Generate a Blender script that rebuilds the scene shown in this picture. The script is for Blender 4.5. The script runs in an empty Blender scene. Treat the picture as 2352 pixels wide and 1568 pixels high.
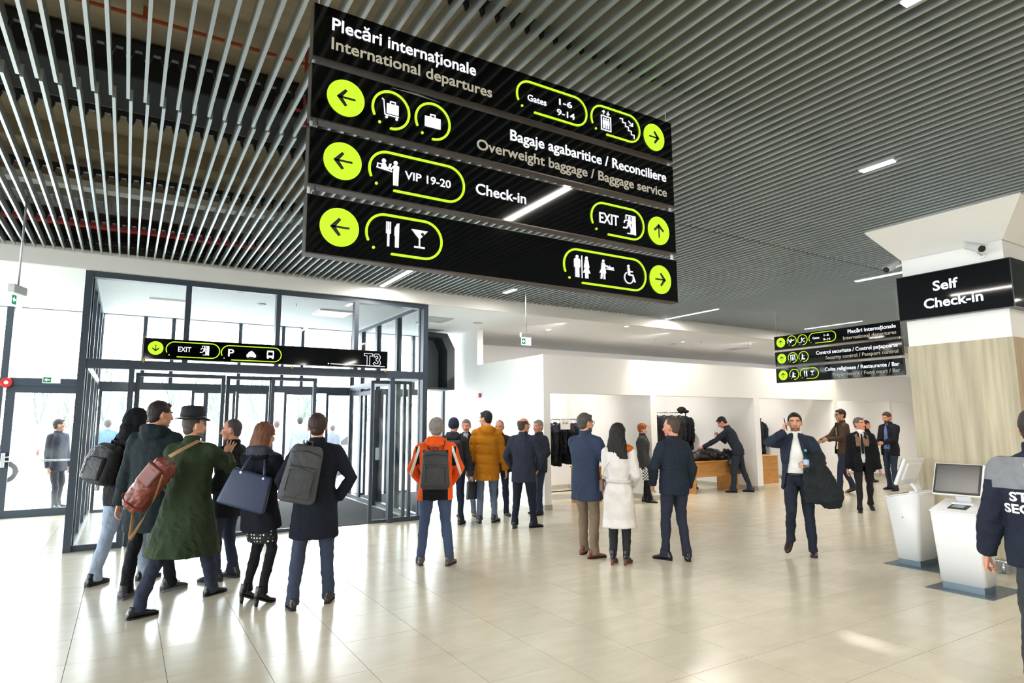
import bpy, bmesh, math, random
from math import sin, cos, pi, radians
from mathutils import Vector, Matrix, noise
random.seed(7)
C = bpy.context.scene.collection
scene = bpy.context.scene

# ------------------------------------------------------------------ camera, world, light, exposure
YAW, PITCH, ROLL, FPX, CAM_H = 0.5512, 0.1300, -0.0051, 1432.0, 1.70
def camera_matrix():
    cy, sy, cp, sp, cr, sr = cos(YAW), sin(YAW), cos(PITCH), sin(PITCH), cos(ROLL), sin(ROLL)
    R = Matrix(((cr, -sr, 0), (sr, cr, 0), (0, 0, 1))) @ Matrix(((1, 0, 0), (0, cp, sp), (0, -sp, cp)))
    W = Matrix(((cy, 0, sy), (-sy, 0, cy), (0, -1, 0)))
    M = W @ R.transposed()
    right, up, back = M @ Vector((1, 0, 0)), M @ Vector((0, -1, 0)), M @ Vector((0, 0, -1))
    m = Matrix((right, up, back)).transposed().to_4x4()
    m.translation = Vector((0, 0, CAM_H))
    return m
cam_data = bpy.data.cameras.new('camera')
cam_data.sensor_width = 36.0
cam_data.lens = FPX / 2352 * 36
cam_data.clip_start = 0.05
cam_data.clip_end = 300
cam = bpy.data.objects.new('camera', cam_data)
C.objects.link(cam)
cam.matrix_world = camera_matrix()
scene.camera = cam

scene.view_settings.view_transform = 'Standard'
scene.view_settings.look = 'None'
scene.view_settings.gamma = 1.0
scene.view_settings.use_curve_mapping = False
scene.view_settings.exposure = 0.30
scene.cycles.max_bounces = 8
scene.cycles.diffuse_bounces = 4
scene.cycles.glossy_bounces = 4
scene.cycles.transparent_max_bounces = 24
scene.cycles.transmission_bounces = 6
scene.cycles.caustics_reflective = False
scene.cycles.caustics_refractive = False
scene.cycles.sample_clamp_indirect = 6.0

world = bpy.data.worlds.new('overcast_sky')
scene.world = world
world.use_nodes = True
wn = world.node_tree
wn.nodes['Background'].inputs[0].default_value = (0.93, 0.965, 1.0, 1)
wn.nodes['Background'].inputs[1].default_value = 9.0

def area_light(name, loc, rot, sx, sy, power, color=(1, 1, 1), portal=False):
    d = bpy.data.lights.new(name, 'AREA')
    d.shape = 'RECTANGLE'; d.size = sx; d.size_y = sy; d.energy = power; d.color = color
    d.cycles.is_portal = portal
    o = bpy.data.objects.new(name, d); C.objects.link(o)
    o.location = loc; o.rotation_euler = rot
    return o
# daylight enters through the glazed facade (deep end) and the glazed side wall
area_light('daylight_portal', (-0.9, 14.93, 2.0), (radians(-90), 0, 0), 16.0, 4.0, 1, portal=True)
area_light('daylight_portal', (-8.95, 3.0, 2.0), (0, radians(-90), 0), 4.0, 23.0, 1, portal=True)

# ------------------------------------------------------------------ materials
def lin(c):
    return c / 12.92 if c <= 0.04045 else ((c + 0.055) / 1.055) ** 2.4
def rgb(h):
    h = h.lstrip('#')
    return tuple(lin(int(h[i:i + 2], 16) / 255) for i in (0, 2, 4))
MATS = {}
def mat(name, color, rough=0.6, metal=0.0, emit=None, estr=1.0, bump=0.0, bscale=200.0, var=0.0, vscale=3.0, spec=0.5, stretch=(1, 1, 1), sheen=0.0):
    if name in MATS: return MATS[name]
    m = bpy.data.materials.new(name); m.use_nodes = True
    nt = m.node_tree; b = nt.nodes['Principled BSDF']
    col = rgb(color) if isinstance(color, str) else color
    b.inputs['Base Color'].default_value = (*col, 1)
    b.inputs['Roughness'].default_value = rough
    b.inputs['Metallic'].default_value = metal
    b.inputs['Specular IOR Level'].default_value = spec
    if sheen: b.inputs['Sheen Weight'].default_value = sheen
    if emit:
        b.inputs['Emission Color'].default_value = (*rgb(emit), 1)
        b.inputs['Emission Strength'].default_value = estr
    if var or bump:
        tc = nt.nodes.new('ShaderNodeTexCoord'); mp = nt.nodes.new('ShaderNodeMapping')
        mp.inputs['Scale'].default_value = stretch
        nt.links.new(tc.outputs['Object'], mp.inputs['Vector'])
    if var:
        n = nt.nodes.new('ShaderNodeTexNoise'); n.inputs['Scale'].default_value = vscale; n.inputs['Detail'].default_value = 6
        nt.links.new(mp.outputs['Vector'], n.inputs['Vector'])
        r = nt.nodes.new('ShaderNodeMapRange'); r.inputs['From Min'].default_value = 0.3; r.inputs['From Max'].default_value = 0.7
        r.inputs['To Min'].default_value = 1 - var; r.inputs['To Max'].default_value = 1 + var
        nt.links.new(n.outputs['Fac'], r.inputs['Value'])
        mx = nt.nodes.new('ShaderNodeMix'); mx.data_type = 'RGBA'; mx.blend_type = 'MULTIPLY'; mx.inputs['Factor'].default_value = 1
        mx.inputs['A'].default_value = (*col, 1)
        nt.links.new(r.outputs['Result'], mx.inputs['B'])
        nt.links.new(mx.outputs['Result'], b.inputs['Base Color'])
    if bump:
        n2 = nt.nodes.new('ShaderNodeTexNoise'); n2.inputs['Scale'].default_value = bscale; n2.inputs['Detail'].default_value = 3
        nt.links.new(mp.outputs['Vector'], n2.inputs['Vector'])
        bp = nt.nodes.new('ShaderNodeBump'); bp.inputs['Strength'].default_value = bump; bp.inputs['Distance'].default_value = 0.01
        nt.links.new(n2.outputs['Fac'], bp.inputs['Height'])
        nt.links.new(bp.outputs['Normal'], b.inputs['Normal'])
    MATS[name] = m
    return m
def emitter(name, color, strength):
    if name in MATS: return MATS[name]
    m = bpy.data.materials.new(name); m.use_nodes = True
    nt = m.node_tree; nt.nodes.clear()
    e = nt.nodes.new('ShaderNodeEmission'); o = nt.nodes.new('ShaderNodeOutputMaterial')
    e.inputs[0].default_value = (*rgb(color), 1); e.inputs[1].default_value = strength
    nt.links.new(e.outputs[0], o.inputs[0])
    MATS[name] = m
    return m
def glass(name, tint=(0.93, 0.97, 0.97), dirt=0.0):
    if name in MATS: return MATS[name]
    m = bpy.data.materials.new(name); m.use_nodes = True
    nt = m.node_tree; nt.nodes.clear()
    o = nt.nodes.new('ShaderNodeOutputMaterial')
    t = nt.nodes.new('ShaderNodeBsdfTransparent'); t.inputs[0].default_value = (*tint, 1)
    g = nt.nodes.new('ShaderNodeBsdfGlossy'); g.inputs['Roughness'].default_value = 0.02
    f = nt.nodes.new('ShaderNodeFresnel'); f.inputs[0].default_value = 1.45
    mx = nt.nodes.new('ShaderNodeMixShader')
    nt.links.new(f.outputs[0], mx.inputs[0]); nt.links.new(t.outputs[0], mx.inputs[1]); nt.links.new(g.outputs[0], mx.inputs[2])
    out = mx
    if dirt:
        d = nt.nodes.new('ShaderNodeBsdfDiffuse'); d.inputs[0].default_value = (0.8, 0.85, 0.9, 1)
        n = nt.nodes.new('ShaderNodeTexNoise'); n.inputs['Scale'].default_value = 2.2; n.inputs['Detail'].default_value = 8
        tc = nt.nodes.new('ShaderNodeTexCoord'); nt.links.new(tc.outputs['Object'], n.inputs['Vector'])
        r = nt.nodes.new('ShaderNodeMapRange'); r.inputs['From Min'].default_value = 0.45; r.inputs['From Max'].default_value = 0.75
        r.inputs['To Max'].default_value = dirt
        nt.links.new(n.outputs['Fac'], r.inputs['Value'])
        m2 = nt.nodes.new('ShaderNodeMixShader')
        nt.links.new(r.outputs['Result'], m2.inputs[0]); nt.links.new(mx.outputs[0], m2.inputs[1]); nt.links.new(d.outputs[0], m2.inputs[2])
        out = m2
    nt.links.new(out.outputs[0], o.inputs[0])
    MATS[name] = m
    return m

# ------------------------------------------------------------------ object helpers
def link(o, parent=None):
    C.objects.link(o)
    if parent is not None: o.parent = parent
    return o
def tag(o, label=None, cat=None, group=None, kind=None):
    if label: o['label'] = label
    if cat: o['category'] = cat
    if group: o['group'] = group
    if kind: o['kind'] = kind
    return o
def empty(name, loc=(0, 0, 0), rz=0.0, parent=None):
    o = bpy.data.objects.new(name, None); o.empty_display_size = 0.1
    link(o, parent); o.location = loc; o.rotation_euler = (0, 0, rz)
    return o
def obj(name, bm, m=None, parent=None, smooth=False, kind=None):
    me = bpy.data.meshes.new(name); bm.to_mesh(me); bm.free()
    if m is not None:
        for x in (m if isinstance(m, (list, tuple)) else [m]): me.materials.append(x)
    if smooth:
        me.polygons.foreach_set('use_smooth', [True] * len(me.polygons))
    o = bpy.data.objects.new(name, me); link(o, parent)
    if kind: o['kind'] = kind
    return o
def bm_new(): return bmesh.new()
def add_box(bm, c, s, rot=None, bevel=0.0, seg=2, mi=0):
    r = bmesh.ops.create_cube(bm, size=1.0)
    vs = r['verts']
    bmesh.ops.scale(bm, vec=s, verts=vs)
    fs = list({f for v in vs for f in v.link_faces})
    if bevel:
        es = list({e for v in vs for e in v.link_edges})
        rr = bmesh.ops.bevel(bm, geom=es, offset=bevel, segments=seg, affect='EDGES', profile=0.5)
        vs = list({v for f in rr['faces'] for v in f.verts} | {v for v in vs if v.is_valid})
        fs = list({f for v in vs for f in v.link_faces})
    if rot is not None: bmesh.ops.rotate(bm, cent=(0, 0, 0), matrix=rot, verts=vs)
    bmesh.ops.translate(bm, vec=c, verts=vs)
    for f in fs: f.material_index = mi
    return vs
def bx(bm, x0, x1, y0, y1, z0, z1, bevel=0.0, mi=0, seg=2):
    return add_box(bm, ((x0 + x1) / 2, (y0 + y1) / 2, (z0 + z1) / 2), (abs(x1 - x0), abs(y1 - y0), abs(z1 - z0)), None, bevel, seg, mi)
def add_cyl(bm, p0, p1, r0, r1=None, n=12, mi=0, caps=True):
    p0, p1 = Vector(p0), Vector(p1); r1 = r0 if r1 is None else r1
    d = p1 - p0; q = d.to_track_quat('Z', 'Y').to_matrix()
    rings = []
    for p, r in ((p0, r0), (p1, r1)):
        rings.append([bm.verts.new(p + q @ Vector((r * cos(2 * pi * i / n), r * sin(2 * pi * i / n), 0))) for i in range(n)])
    for i in range(n):
        f = bm.faces.new((rings[0][i], rings[0][(i + 1) % n], rings[1][(i + 1) % n], rings[1][i])); f.material_index = mi; f.smooth = True
    if caps:
        bm.faces.new(rings[0][::-1]).material_index = mi; bm.faces.new(rings[1]).material_index = mi
    return rings
def tube(bm, pts, rads, n=12, ref=(0, 1, 0), mi=0, caps=True, power=2.0):
    """lofts an elliptical section along a polyline; rads: r or (rx, ry) per point."""
    pts = [Vector(p) for p in pts]; rings = []
    for i, p in enumerate(pts):
        d = (pts[min(i + 1, len(pts) - 1)] - pts[max(i - 1, 0)])
        d = d.normalized() if d.length > 1e-9 else Vector((0, 0, 1))
        rf = Vector(ref)
        if abs(d.dot(rf)) > 0.97: rf = Vector((1, 0, 0)) if abs(d.x) < 0.9 else Vector((0, 0, 1))
        x = rf.cross(d).normalized(); y = d.cross(x).normalized()
        r = rads[i] if isinstance(rads, list) else rads
        rx, ry = r if isinstance(r, (list, tuple)) else (r, r)
        ring = []
        for k in range(n):
            a = 2 * pi * k / n; ca, sa = cos(a), sin(a)
            ex = 2.0 / power
            ring.append(bm.verts.new(p + x * rx * math.copysign(abs(ca) ** ex, ca) + y * ry * math.copysign(abs(sa) ** ex, sa)))
        rings.append(ring)
    for a, b in zip(rings, rings[1:]):
        for k in range(n):
            f = bm.faces.new((a[k], a[(k + 1) % n], b[(k + 1) % n], b[k])); f.material_index = mi; f.smooth = True
    if caps:
        bm.faces.new(rings[0][::-1]).material_index = mi; bm.faces.new(rings[-1]).material_index = mi
    return rings
def add_ell(bm, c, r, rot=None, u=14, v=10, mi=0):
    res = bmesh.ops.create_uvsphere(bm, u_segments=u, v_segments=v, radius=1.0)
    vs = res['verts']
    bmesh.ops.scale(bm, vec=r, verts=vs)
    if rot is not None: bmesh.ops.rotate(bm, cent=(0, 0, 0), matrix=rot, verts=vs)
    bmesh.ops.translate(bm, vec=c, verts=vs)
    for f in {f for w in vs for f in w.link_faces}: f.material_index = mi; f.smooth = True
    return vs
def quad(bm, pts, mi=0):
    f = bm.faces.new([bm.verts.new(p) for p in pts]); f.material_index = mi; return f
def copy_tree(o, parent=None):
    c = o.copy(); C.objects.link(c); c.parent = parent
    for ch in list(o.children): copy_tree(ch, c)
    return c

M_white = mat('white_paint', '#F4F3F1', 0.7)
M_soffit = mat('soffit_white', '#F2F4F4', 0.75)
M_frame = mat('anthracite_frame', '#3A4450', 0.42, 0.2)
M_glass = glass('clear_glass')
M_dirty = glass('dusty_glass', dirt=0.22)
M_chrome = mat('chrome', '#C8CCD0', 0.2, 1.0)
M_steel = mat('galvanised_steel', '#C4CBD0', 0.4, 0.7, var=0.15, vscale=8)
M_black = mat('satin_black', '#0E0F12', 0.35)
M_red = mat('alarm_red', '#C81E22', 0.35)
# ------------------------------------------------------------------ floor
XL, XR, YB, YF, YG = -9.0, 24.0, -8.0, 15.0, 15.7
def tile_material():
    m = bpy.data.materials.new('porcelain_tile'); m.use_nodes = True; nt = m.node_tree; b = nt.nodes['Principled BSDF']
    oi = nt.nodes.new('ShaderNodeObjectInfo'); geo = nt.nodes.new('ShaderNodeNewGeometry')
    sc = nt.nodes.new('ShaderNodeVectorMath'); sc.operation = 'SCALE'; sc.inputs['Scale'].default_value = 1.0
    nt.links.new(geo.outputs['Position'], sc.inputs[0])
    mp = nt.nodes.new('ShaderNodeMapping'); mp.inputs['Scale'].default_value = (1, 2.6, 1)
    nt.links.new(sc.outputs[0], mp.inputs['Vector'])
    n = nt.nodes.new('ShaderNodeTexNoise'); n.inputs['Scale'].default_value = 2.4; n.inputs['Detail'].default_value = 9; n.inputs['Roughness'].default_value = 0.62
    nt.links.new(mp.outputs[0], n.inputs['Vector'])
    cr = nt.nodes.new('ShaderNodeValToRGB')
    cr.color_ramp.elements[0].position = 0.3; cr.color_ramp.elements[0].color = (*rgb('#CBC5B0'), 1)
    cr.color_ramp.elements[1].position = 0.72; cr.color_ramp.elements[1].color = (*rgb('#D9D3C0'), 1)
    nt.links.new(n.outputs['Fac'], cr.inputs[0])
    hs = nt.nodes.new('ShaderNodeHueSaturation')
    mr = nt.nodes.new('ShaderNodeMapRange'); mr.inputs['To Min'].default_value = 0.965; mr.inputs['To Max'].default_value = 1.03
    nt.links.new(oi.outputs['Random'], mr.inputs['Value']); nt.links.new(mr.outputs[0], hs.inputs['Value'])
    nt.links.new(cr.outputs[0], hs.inputs['Color']); nt.links.new(hs.outputs[0], b.inputs['Base Color'])
    rr = nt.nodes.new('ShaderNodeMapRange'); rr.inputs['To Min'].default_value = 0.20; rr.inputs['To Max'].default_value = 0.23
    nt.links.new(n.outputs['Fac'], rr.inputs['Value']); nt.links.new(rr.outputs[0], b.inputs['Roughness'])
    return m
M_tile = tile_material()
M_grout = mat('grout', '#8E8C84', 0.9)
bm = bm_new(); bx(bm, XL, XR, YB, YG, -0.2, -0.003)
floor_o = obj('floor', bm, M_grout, kind='structure')
TX, TY, TX0, TY0 = 0.605, 0.628, 0.345, 5.075
def cam_px(x, y, z):
    v = cam.matrix_world.inverted() @ Vector((x, y, z))
    if v.z > -0.3: return None
    return (1176 + FPX * v.x / -v.z, 784 - FPX * v.y / -v.z, -v.z)
cells = []
for i in range(-16, 40):
    for j in range(-21, 18):
        x, y = TX0 + (i + 0.5) * TX, TY0 + (j + 0.5) * TY
        if not (XL < x - TX / 2 and x + TX / 2 < XR and YB < y - TY / 2 and y + TY / 2 < YG): continue
        p = cam_px(x, y, 0)
        vis = p is not None and -60 < p[0] < 2412 and 900 < p[1] < 1640
        area = 1.0 / p[2] ** 3 if vis else 0
        cells.append((area, x, y))
cells.sort(key=lambda t: -t[0])
def tile_bm():
    b = bm_new()
    bx(b, -TX / 2 + 0.002, TX / 2 - 0.002, -TY / 2 + 0.002, TY / 2 - 0.002, -0.02, 0.0)
    return b
t0 = obj('tile', tile_bm(), M_tile, floor_o)
t0.location = (cells[0][1], cells[0][2], 0)
for a, x, y in cells[1:290]:
    t = t0.copy(); C.objects.link(t); t.location = (x, y, 0); t.parent = floor_o
bm = bm_new()
for a, x, y in cells[290:]:
    bx(bm, x - TX / 2 + 0.002, x + TX / 2 - 0.002, y - TY / 2 + 0.002, y + TY / 2 - 0.002, -0.02, 0.0)
obj('tile_field', bm, M_tile, floor_o, kind='stuff')
# entrance matting, ribbed, recessed into the floor of the vestibule
bm = bm_new(); bx(bm, -0.02, 4.45, 10.66, 14.9, 0.0005, 0.005)
for k in range(84):
    y = 10.69 + k * 0.05; bx(bm, 0.0, 4.43, y, y + 0.03, 0.005, 0.010)
mt = obj('entrance_mat', bm, mat('mat_grey', '#4C4E50', 0.95, bump=0.6, bscale=90, var=0.12, vscale=20))
tag(mt, 'dark grey ribbed entrance matting inside the glass vestibule', 'doormat')
# outdoor ground
bm = bm_new(); bx(bm, -60, 60, YF + 0.05, 90, -0.25, -0.06); bx(bm, -60, XL, -30, YF + 0.05, -0.25, -0.06)
obj('ground', bm, mat('pale_paving', '#D6D8D8', 0.8, var=0.08), kind='structure')

# ------------------------------------------------------------------ ceiling: concrete, beams, carriers, slats
ZS = 4.10
M_conc = mat('raw_concrete', '#C2B69C', 0.9, var=0.25, vscale=1.6, stretch=(0.35, 3.0, 1), bump=0.5, bscale=14)
M_void = mat('void_black', '#14171B', 0.7)
bm = bm_new(); bx(bm, XL, XR, YB, YG + 0.2, 5.35, 5.6)
for y in (1.2, 9.0, 11.6): bx(bm, XL, XR, y, y + 0.4, 5.1, 5.35)
ceil_o = obj('ceiling', bm, M_conc, kind='structure')
bm = bm_new()
for y0, y1, z0, z1 in ((6.55, 7.35, 4.95, 5.33),):
    bx(bm, XL + 0.1, XR - 0.1, y0, y1, z0, z1, 0.02)
dk = obj('ventilation_duct', bm, M_void); tag(dk, 'black painted ventilation ducts running above the ceiling slats', 'duct')
M_slat = mat('aluminium_slat', '#B4BCBE', 0.38, 0.75)
SP, SW, SH = 0.1085, 0.022, 0.095
def slat_bm(y0, y1):
    b = bm_new(); bx(b, -SW / 2, SW / 2, y0, y1, 0, SH)
    return b
n_near, n_far = 0, 0
near0 = None
for k in range(-12, 96):
    x = -0.14 + k * SP
    if near0 is None: near0 = obj('slat', slat_bm(-2.2, 5.20), M_slat, ceil_o); near0.location = (x, 0, ZS)
    else:
        o = near0.copy(); C.objects.link(o); o.location = (x, 0, ZS)
far0 = None
for k in range(-18, 160):
    x = -0.14 + 0.018 + k * SP
    if far0 is None: far0 = obj('slat', slat_bm(5.23, 10.40), M_slat, ceil_o); far0.location = (x, 0, ZS)
    else:
        o = far0.copy(); C.objects.link(o); o.location = (x, 0, ZS)
bm = bm_new()
for k in list(range(96, 218)) + list(range(-80, -12)):
    x = -0.14 + k * SP; bx(bm, x - SW / 2, x + SW / 2, -2.2, 5.2, ZS, ZS + SH)
for k in list(range(160, 218)) + list(range(-80, -18)):
    x = -0.12 + k * SP; bx(bm, x - SW / 2, x + SW / 2, 5.23, 10.40, ZS, ZS + SH)
for k in range(-80, 218):
    x = -0.13 + k * SP; bx(bm, x - SW / 2, x + SW / 2, -7.9, -2.23, ZS, ZS + SH)
obj('slat_field', bm, M_slat, ceil_o, kind='stuff')
M_rail = mat('carrier_black', '#15181C', 0.5)
for y in (-6.4, -4.6, -3.0, -1.4, 0.2, 1.75, 3.07, 4.68, 5.79, 7.31, 9.07, 10.2):
    bm = bm_new(); bx(bm, XL + 0.1, XR - 0.1, y - 0.02, y + 0.02, ZS + SH + 0.012, ZS + SH + 0.06)
    if y > 0:
        for k in range(-20, 150):
            x = -0.14 + k * SP + (0.018 if y > 5.2 else 0)
            # clip tongue gripping the slat
            vs = [bm.verts.new(p) for p in ((x - 0.034, y - 0.02, ZS + SH + 0.014), (x + 0.034, y - 0.02, ZS + SH + 0.014), (x + 0.016, y - 0.02, ZS + 0.055), (x - 0.016, y - 0.02, ZS + 0.055),
                                            (x - 0.034, y + 0.02, ZS + SH + 0.014), (x + 0.034, y + 0.02, ZS + SH + 0.014), (x + 0.016, y + 0.02, ZS + 0.055), (x - 0.016, y + 0.02, ZS + 0.055))]
            for q in ((0, 1, 2, 3), (7, 6, 5, 4), (1, 5, 6, 2), (4, 0, 3, 7), (3, 2, 6, 7)): bm.faces.new([vs[i] for i in q])
    obj('carrier_rail', bm, M_rail, ceil_o)
# conduits, pipes and trays above the slats
def hang_item(name, label, cat, bm, m):
    return tag(obj(name, bm, m), label, cat)
bm = bm_new(); add_cyl(bm, (XL + .2, 5.92, 5.2), (XR - .2, 5.92, 5.2), 0.018, n=8)
for k in range(12): bx(bm, -4 + k * 1.3, -3.96 + k * 1.3, 5.895, 5.945, 5.18, 5.30)
hang_item('conduit', 'thin orange conduit strapped under the raw concrete above the slats', 'pipe', bm, mat('conduit_orange', '#B4562A', 0.5))
RY = 10.15
bm = bm_new(); add_cyl(bm, (XL, 10.05, 4.42), (XR, 10.05, 4.42), 0.045, n=14)
hang_item('sprinkler_pipe', 'red sprinkler pipe running above the far end of the slats', 'pipe', bm, mat('pipe_red', '#D04A4C', 0.4))
bm = bm_new(); bx(bm, XL, XR, 8.62, 8.80, 4.48, 4.56)
hang_item('steel_channel', 'perforated white steel channel running above the slats', 'channel', bm, mat('white_steel', '#F4F8FA', 0.5, var=0.12, vscale=18))
bm = bm_new()
for k in range(150):
    x = -4 + k * 0.09; bx(bm, x, x + 0.045, 9.45, 9.95, 4.62, 4.65)
bx(bm, -4, 9.5, 9.45, 9.95, 4.65, 4.70)
bx(bm, -4, 9.5, 9.42, 9.45, 4.58, 4.72); bx(bm, -4, 9.5, 9.95, 9.98, 4.58, 4.72)
hang_item('cable_tray', 'corrugated galvanised cable tray above the slats near the red pipe', 'cable tray', bm, M_steel)
for i, (x, y) in enumerate(((1.25, 5.75), (2.35, 8.0))):
    bm = bm_new(); add_cyl(bm, (x, y, 4.55), (x, y, 5.35), 0.016, n=8); add_cyl(bm, (x - 0.09, y, 4.62), (x + 0.09, y, 4.62), 0.014, n=8)
    add_cyl(bm, (x, y, 4.48), (x, y, 4.55), 0.03, 0.012, n=8)
    hang_item('sprinkler_drop', ('red sprinkler drop pipe above the slats, nearer the carrier joint', 'red sprinkler drop pipe above the slats, nearer the glass vestibule')[i], 'pipe', bm, MATS['pipe_red'])
bm = bm_new(); add_cyl(bm, (-0.62, 5.0, 4.93), (-0.62, 5.0, 4.99), 0.10, 0.13, n=20); add_cyl(bm, (-0.62, 5.0, 4.99), (-0.62, 5.0, 5.1), 0.02, n=8)
bx(bm, -1.05, -0.75, 4.92, 5.04, 4.96, 5.06, 0.01)
hang_item('speaker_unit', 'round white loudspeaker fixed under the concrete above the slats', 'loudspeaker', bm, M_white)

# ------------------------------------------------------------------ fascia, soffit, walls
bm = bm_new(); bx(bm, XL, XR, 10.45, 10.52, 3.885, 4.16); obj('trim_1', bm, mat('fascia_grey', '#E4E3E0', 0.6), kind='structure')
ZF = 3.95
bm = bm_new(); bx(bm, XL, XR, 10.52, YG, ZF, ZF + 0.05); obj('ceiling_soffit', bm, M_soffit, kind='structure')
bm = bm_new(); bx(bm, XL, XR, YB - 0.15, YB, 0, 5.35); obj('wall_back', bm, M_white, kind='structure')
bm = bm_new(); bx(bm, XR, XR + 0.15, YB - 0.15, YG, 0, 5.35); obj('wall_right', bm, M_white, kind='structure')
# far wall behind the cloakrooms
bm = bm_new(); bx(bm, 7.1, XR, YG - 0.02, YG + 0.2, 0, 5.35); obj('wall_far', bm, M_white, kind='structure')
# facade: solid strips above the soffit
bm = bm_new(); bx(bm, XL - 0.15, 7.3, YF, YF + 0.2, ZF, 5.35); obj('wall_facade', bm, M_white, kind='structure')
# white wall flanking the facade, towards the cloakrooms
bm = bm_new(); bx(bm, 7.1, 7.26, 13.15, YG, 0, ZF); obj('wall_side', bm, M_white, kind='structure')
# cloakroom wall: front plane Y=10.35 with openings
WZ, OZ = 3.08, 2.30
ops = [(7.26, 10.0), (10.18, 13.57), (13.78, 17.02), (17.23, 19.98), (20.13, 23.2)]
bm = bm_new()
bx(bm, 7.1, XR, 10.35, 10.51, OZ, WZ)
px = 7.1
for a, b in ops:
    bx(bm, px, a, 10.35, 10.51, 0, OZ); px = b
bx(bm, px, XR, 10.35, 10.51, 0, OZ)
bx(bm, 7.1, 7.26, 10.51, 13.15, 0, WZ)
obj('wall_cloakroom', bm, M_white, kind='structure')
YD = 13.5
bm = bm_new(); bx(bm, 7.26, XR, YD, YD + 0.1, 0, WZ); obj('wall_cloakroom_back', bm, mat('cloak_white', '#EDEBEA', 0.75), kind='structure')
for a, b in zip([o[1] for o in ops[:-1]], [o[0] for o in ops[1:]]):
    bm = bm_new(); bx(bm, a + 0.02, b - 0.02, 10.51, YD, 0, WZ - 0.3); obj('wall_partition', bm, M_white, kind='structure')
# baseboards in stone grey
M_base = mat('base_stone', '#B7B3A8', 0.5)
bm = bm_new(); px = 7.1
for a, b in ops + [(XR, XR)]:
    bx(bm, px - 0.012, min(a, XR) + 0.012, 10.338, 10.35, 0, 0.10)
    if a < XR: bx(bm, a, a + 0.012, 10.35, 10.51, 0, 0.10); bx(bm, px - 0.012, px, 10.35, 10.52, 0, 0.10)
    px = b
for a, b in ops: bx(bm, a, b, YD - 0.012, YD, 0, 0.10)
for a, b in zip([o[1] for o in ops[:-1]], [o[0] for o in ops[1:]]):
    bx(bm, a + 0.008, a + 0.02, 10.52, YD, 0, 0.10); bx(bm, b - 0.02, b - 0.008, 10.52, YD, 0, 0.10)
obj('baseboard_front', bm, M_base, kind='structure')
# dark chamfered hood beside the vestibule
bm = bm_new()
prof = [(5.35, 2.50), (6.72, 2.50), (6.72, 3.50), (6.52, 3.86), (5.35, 3.90)]
for yy in (13.55, 13.95):
    pass
vs = [[bm.verts.new((x, y, z)) for x, z in prof] for y in (13.6, 14.3)]
for i in range(5):
    j = (i + 1) % 5; bm.faces.new((vs[0][i], vs[0][j], vs[1][j], vs[1][i]))
bm.faces.new(vs[1])
inner = [bm.verts.new((x, 13.6, z)) for x, z in ((5.45, 2.55), (6.52, 2.55), (6.52, 3.44), (6.38, 3.74), (5.45, 3.8))]
deep = [bm.verts.new((x, 14.1, z)) for x, z in ((5.45, 2.55), (6.52, 2.55), (6.52, 3.44), (6.38, 3.74), (5.45, 3.8))]
for i in range(5):
    j = (i + 1) % 5; bm.faces.new((vs[0][i], inner[i], inner[j], vs[0][j])); bm.faces.new((inner[i], deep[i], deep[j], inner[j]))
f = bm.faces.new(deep[::-1]); f.material_index = 1
h = obj('air_curtain_hood', bm, [mat('hood_dark', '#2C343C', 0.5), mat('hood_inner', '#6F7780', 0.5)]); h['kind'] = 'thing'
tag(h, 'dark chamfered metal hood on the white wall beside the glass vestibule', 'hood')

# ------------------------------------------------------------------ pillar with wood cladding and flared head
M_wood = mat('limed_oak', '#B9AE94', 0.55, var=0.26, vscale=1.4, stretch=(9, 9, 0.55), bump=0.15, bscale=30)
pil = empty('pillar', (8.59, 3.02, 0)); tag(pil, kind='structure')
PX1, PY1 = 1.12, 1.13
bm = bm_new(); bx(bm, 0.012, PX1, 0.012, PY1, 0, 3.9)
b0 = [(0, 0), (PX1 + .01, 0), (PX1 + .01, PY1), (0, PY1)]
top = [(-0.62, -0.42), (1.9, -0.42), (1.9, 1.24), (-0.62, 1.24)]
v0 = [bm.verts.new((x, y, 3.80)) for x, y in b0]; v1 = [bm.verts.new((x, y, 4.095)) for x, y in top]; v2 = [bm.verts.new((x, y, 4.30)) for x, y in top]
for i in range(4):
    j = (i + 1) % 4; bm.faces.new((v0[i], v0[j], v1[j], v1[i])); bm.faces.new((v1[i], v1[j], v2[j], v2[i]))
bm.faces.new(v2); 
obj('shaft', bm, M_white, pil)
bm = bm_new(); bx(bm, 0, 0.012, 0, PY1, 0.1, 2.655); 
obj('wood_panel', bm, M_wood, pil)
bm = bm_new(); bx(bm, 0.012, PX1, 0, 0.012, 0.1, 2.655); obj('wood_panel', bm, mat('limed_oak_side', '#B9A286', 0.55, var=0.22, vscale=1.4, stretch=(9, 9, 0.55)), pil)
bm = bm_new(); bx(bm, 0.0, PX1, PY1 , PY1 + 0.01, 0.1, 2.655); obj('wood_panel', bm, M_wood, pil)
bm = bm_new(); bx(bm, -0.01, PX1, -0.01, PY1 + 0.012, 0, 0.1); obj('base_plinth', bm, mat('plinth_grey', '#8E9088', 0.5), pil)
# bumper rail round the pillar
bm = bm_new()
R0 = [(8.47, 4.20), (8.47, 2.86), (9.9, 2.86)]
for a, b in zip(R0, R0[1:]): add_cyl(bm, (*a, 0.13), (*b, 0.13), 0.018, n=10)
for x, y in ((8.47, 4.0), (8.47, 2.86), (9.1, 2.86), (8.47, 3.3)):
    add_cyl(bm, (x, y, 0.0), (x, y, 0.13), 0.018, n=10); add_cyl(bm, (x, y, 0.0), (x, y, 0.006), 0.05, n=14)
add_ell(bm, (8.47, 2.86, 0.13), (0.018,) * 3)
tag(obj('bumper_rail', bm, M_chrome), 'low polished steel bumper rail round the foot of the wood-clad pillar', 'rail')
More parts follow.
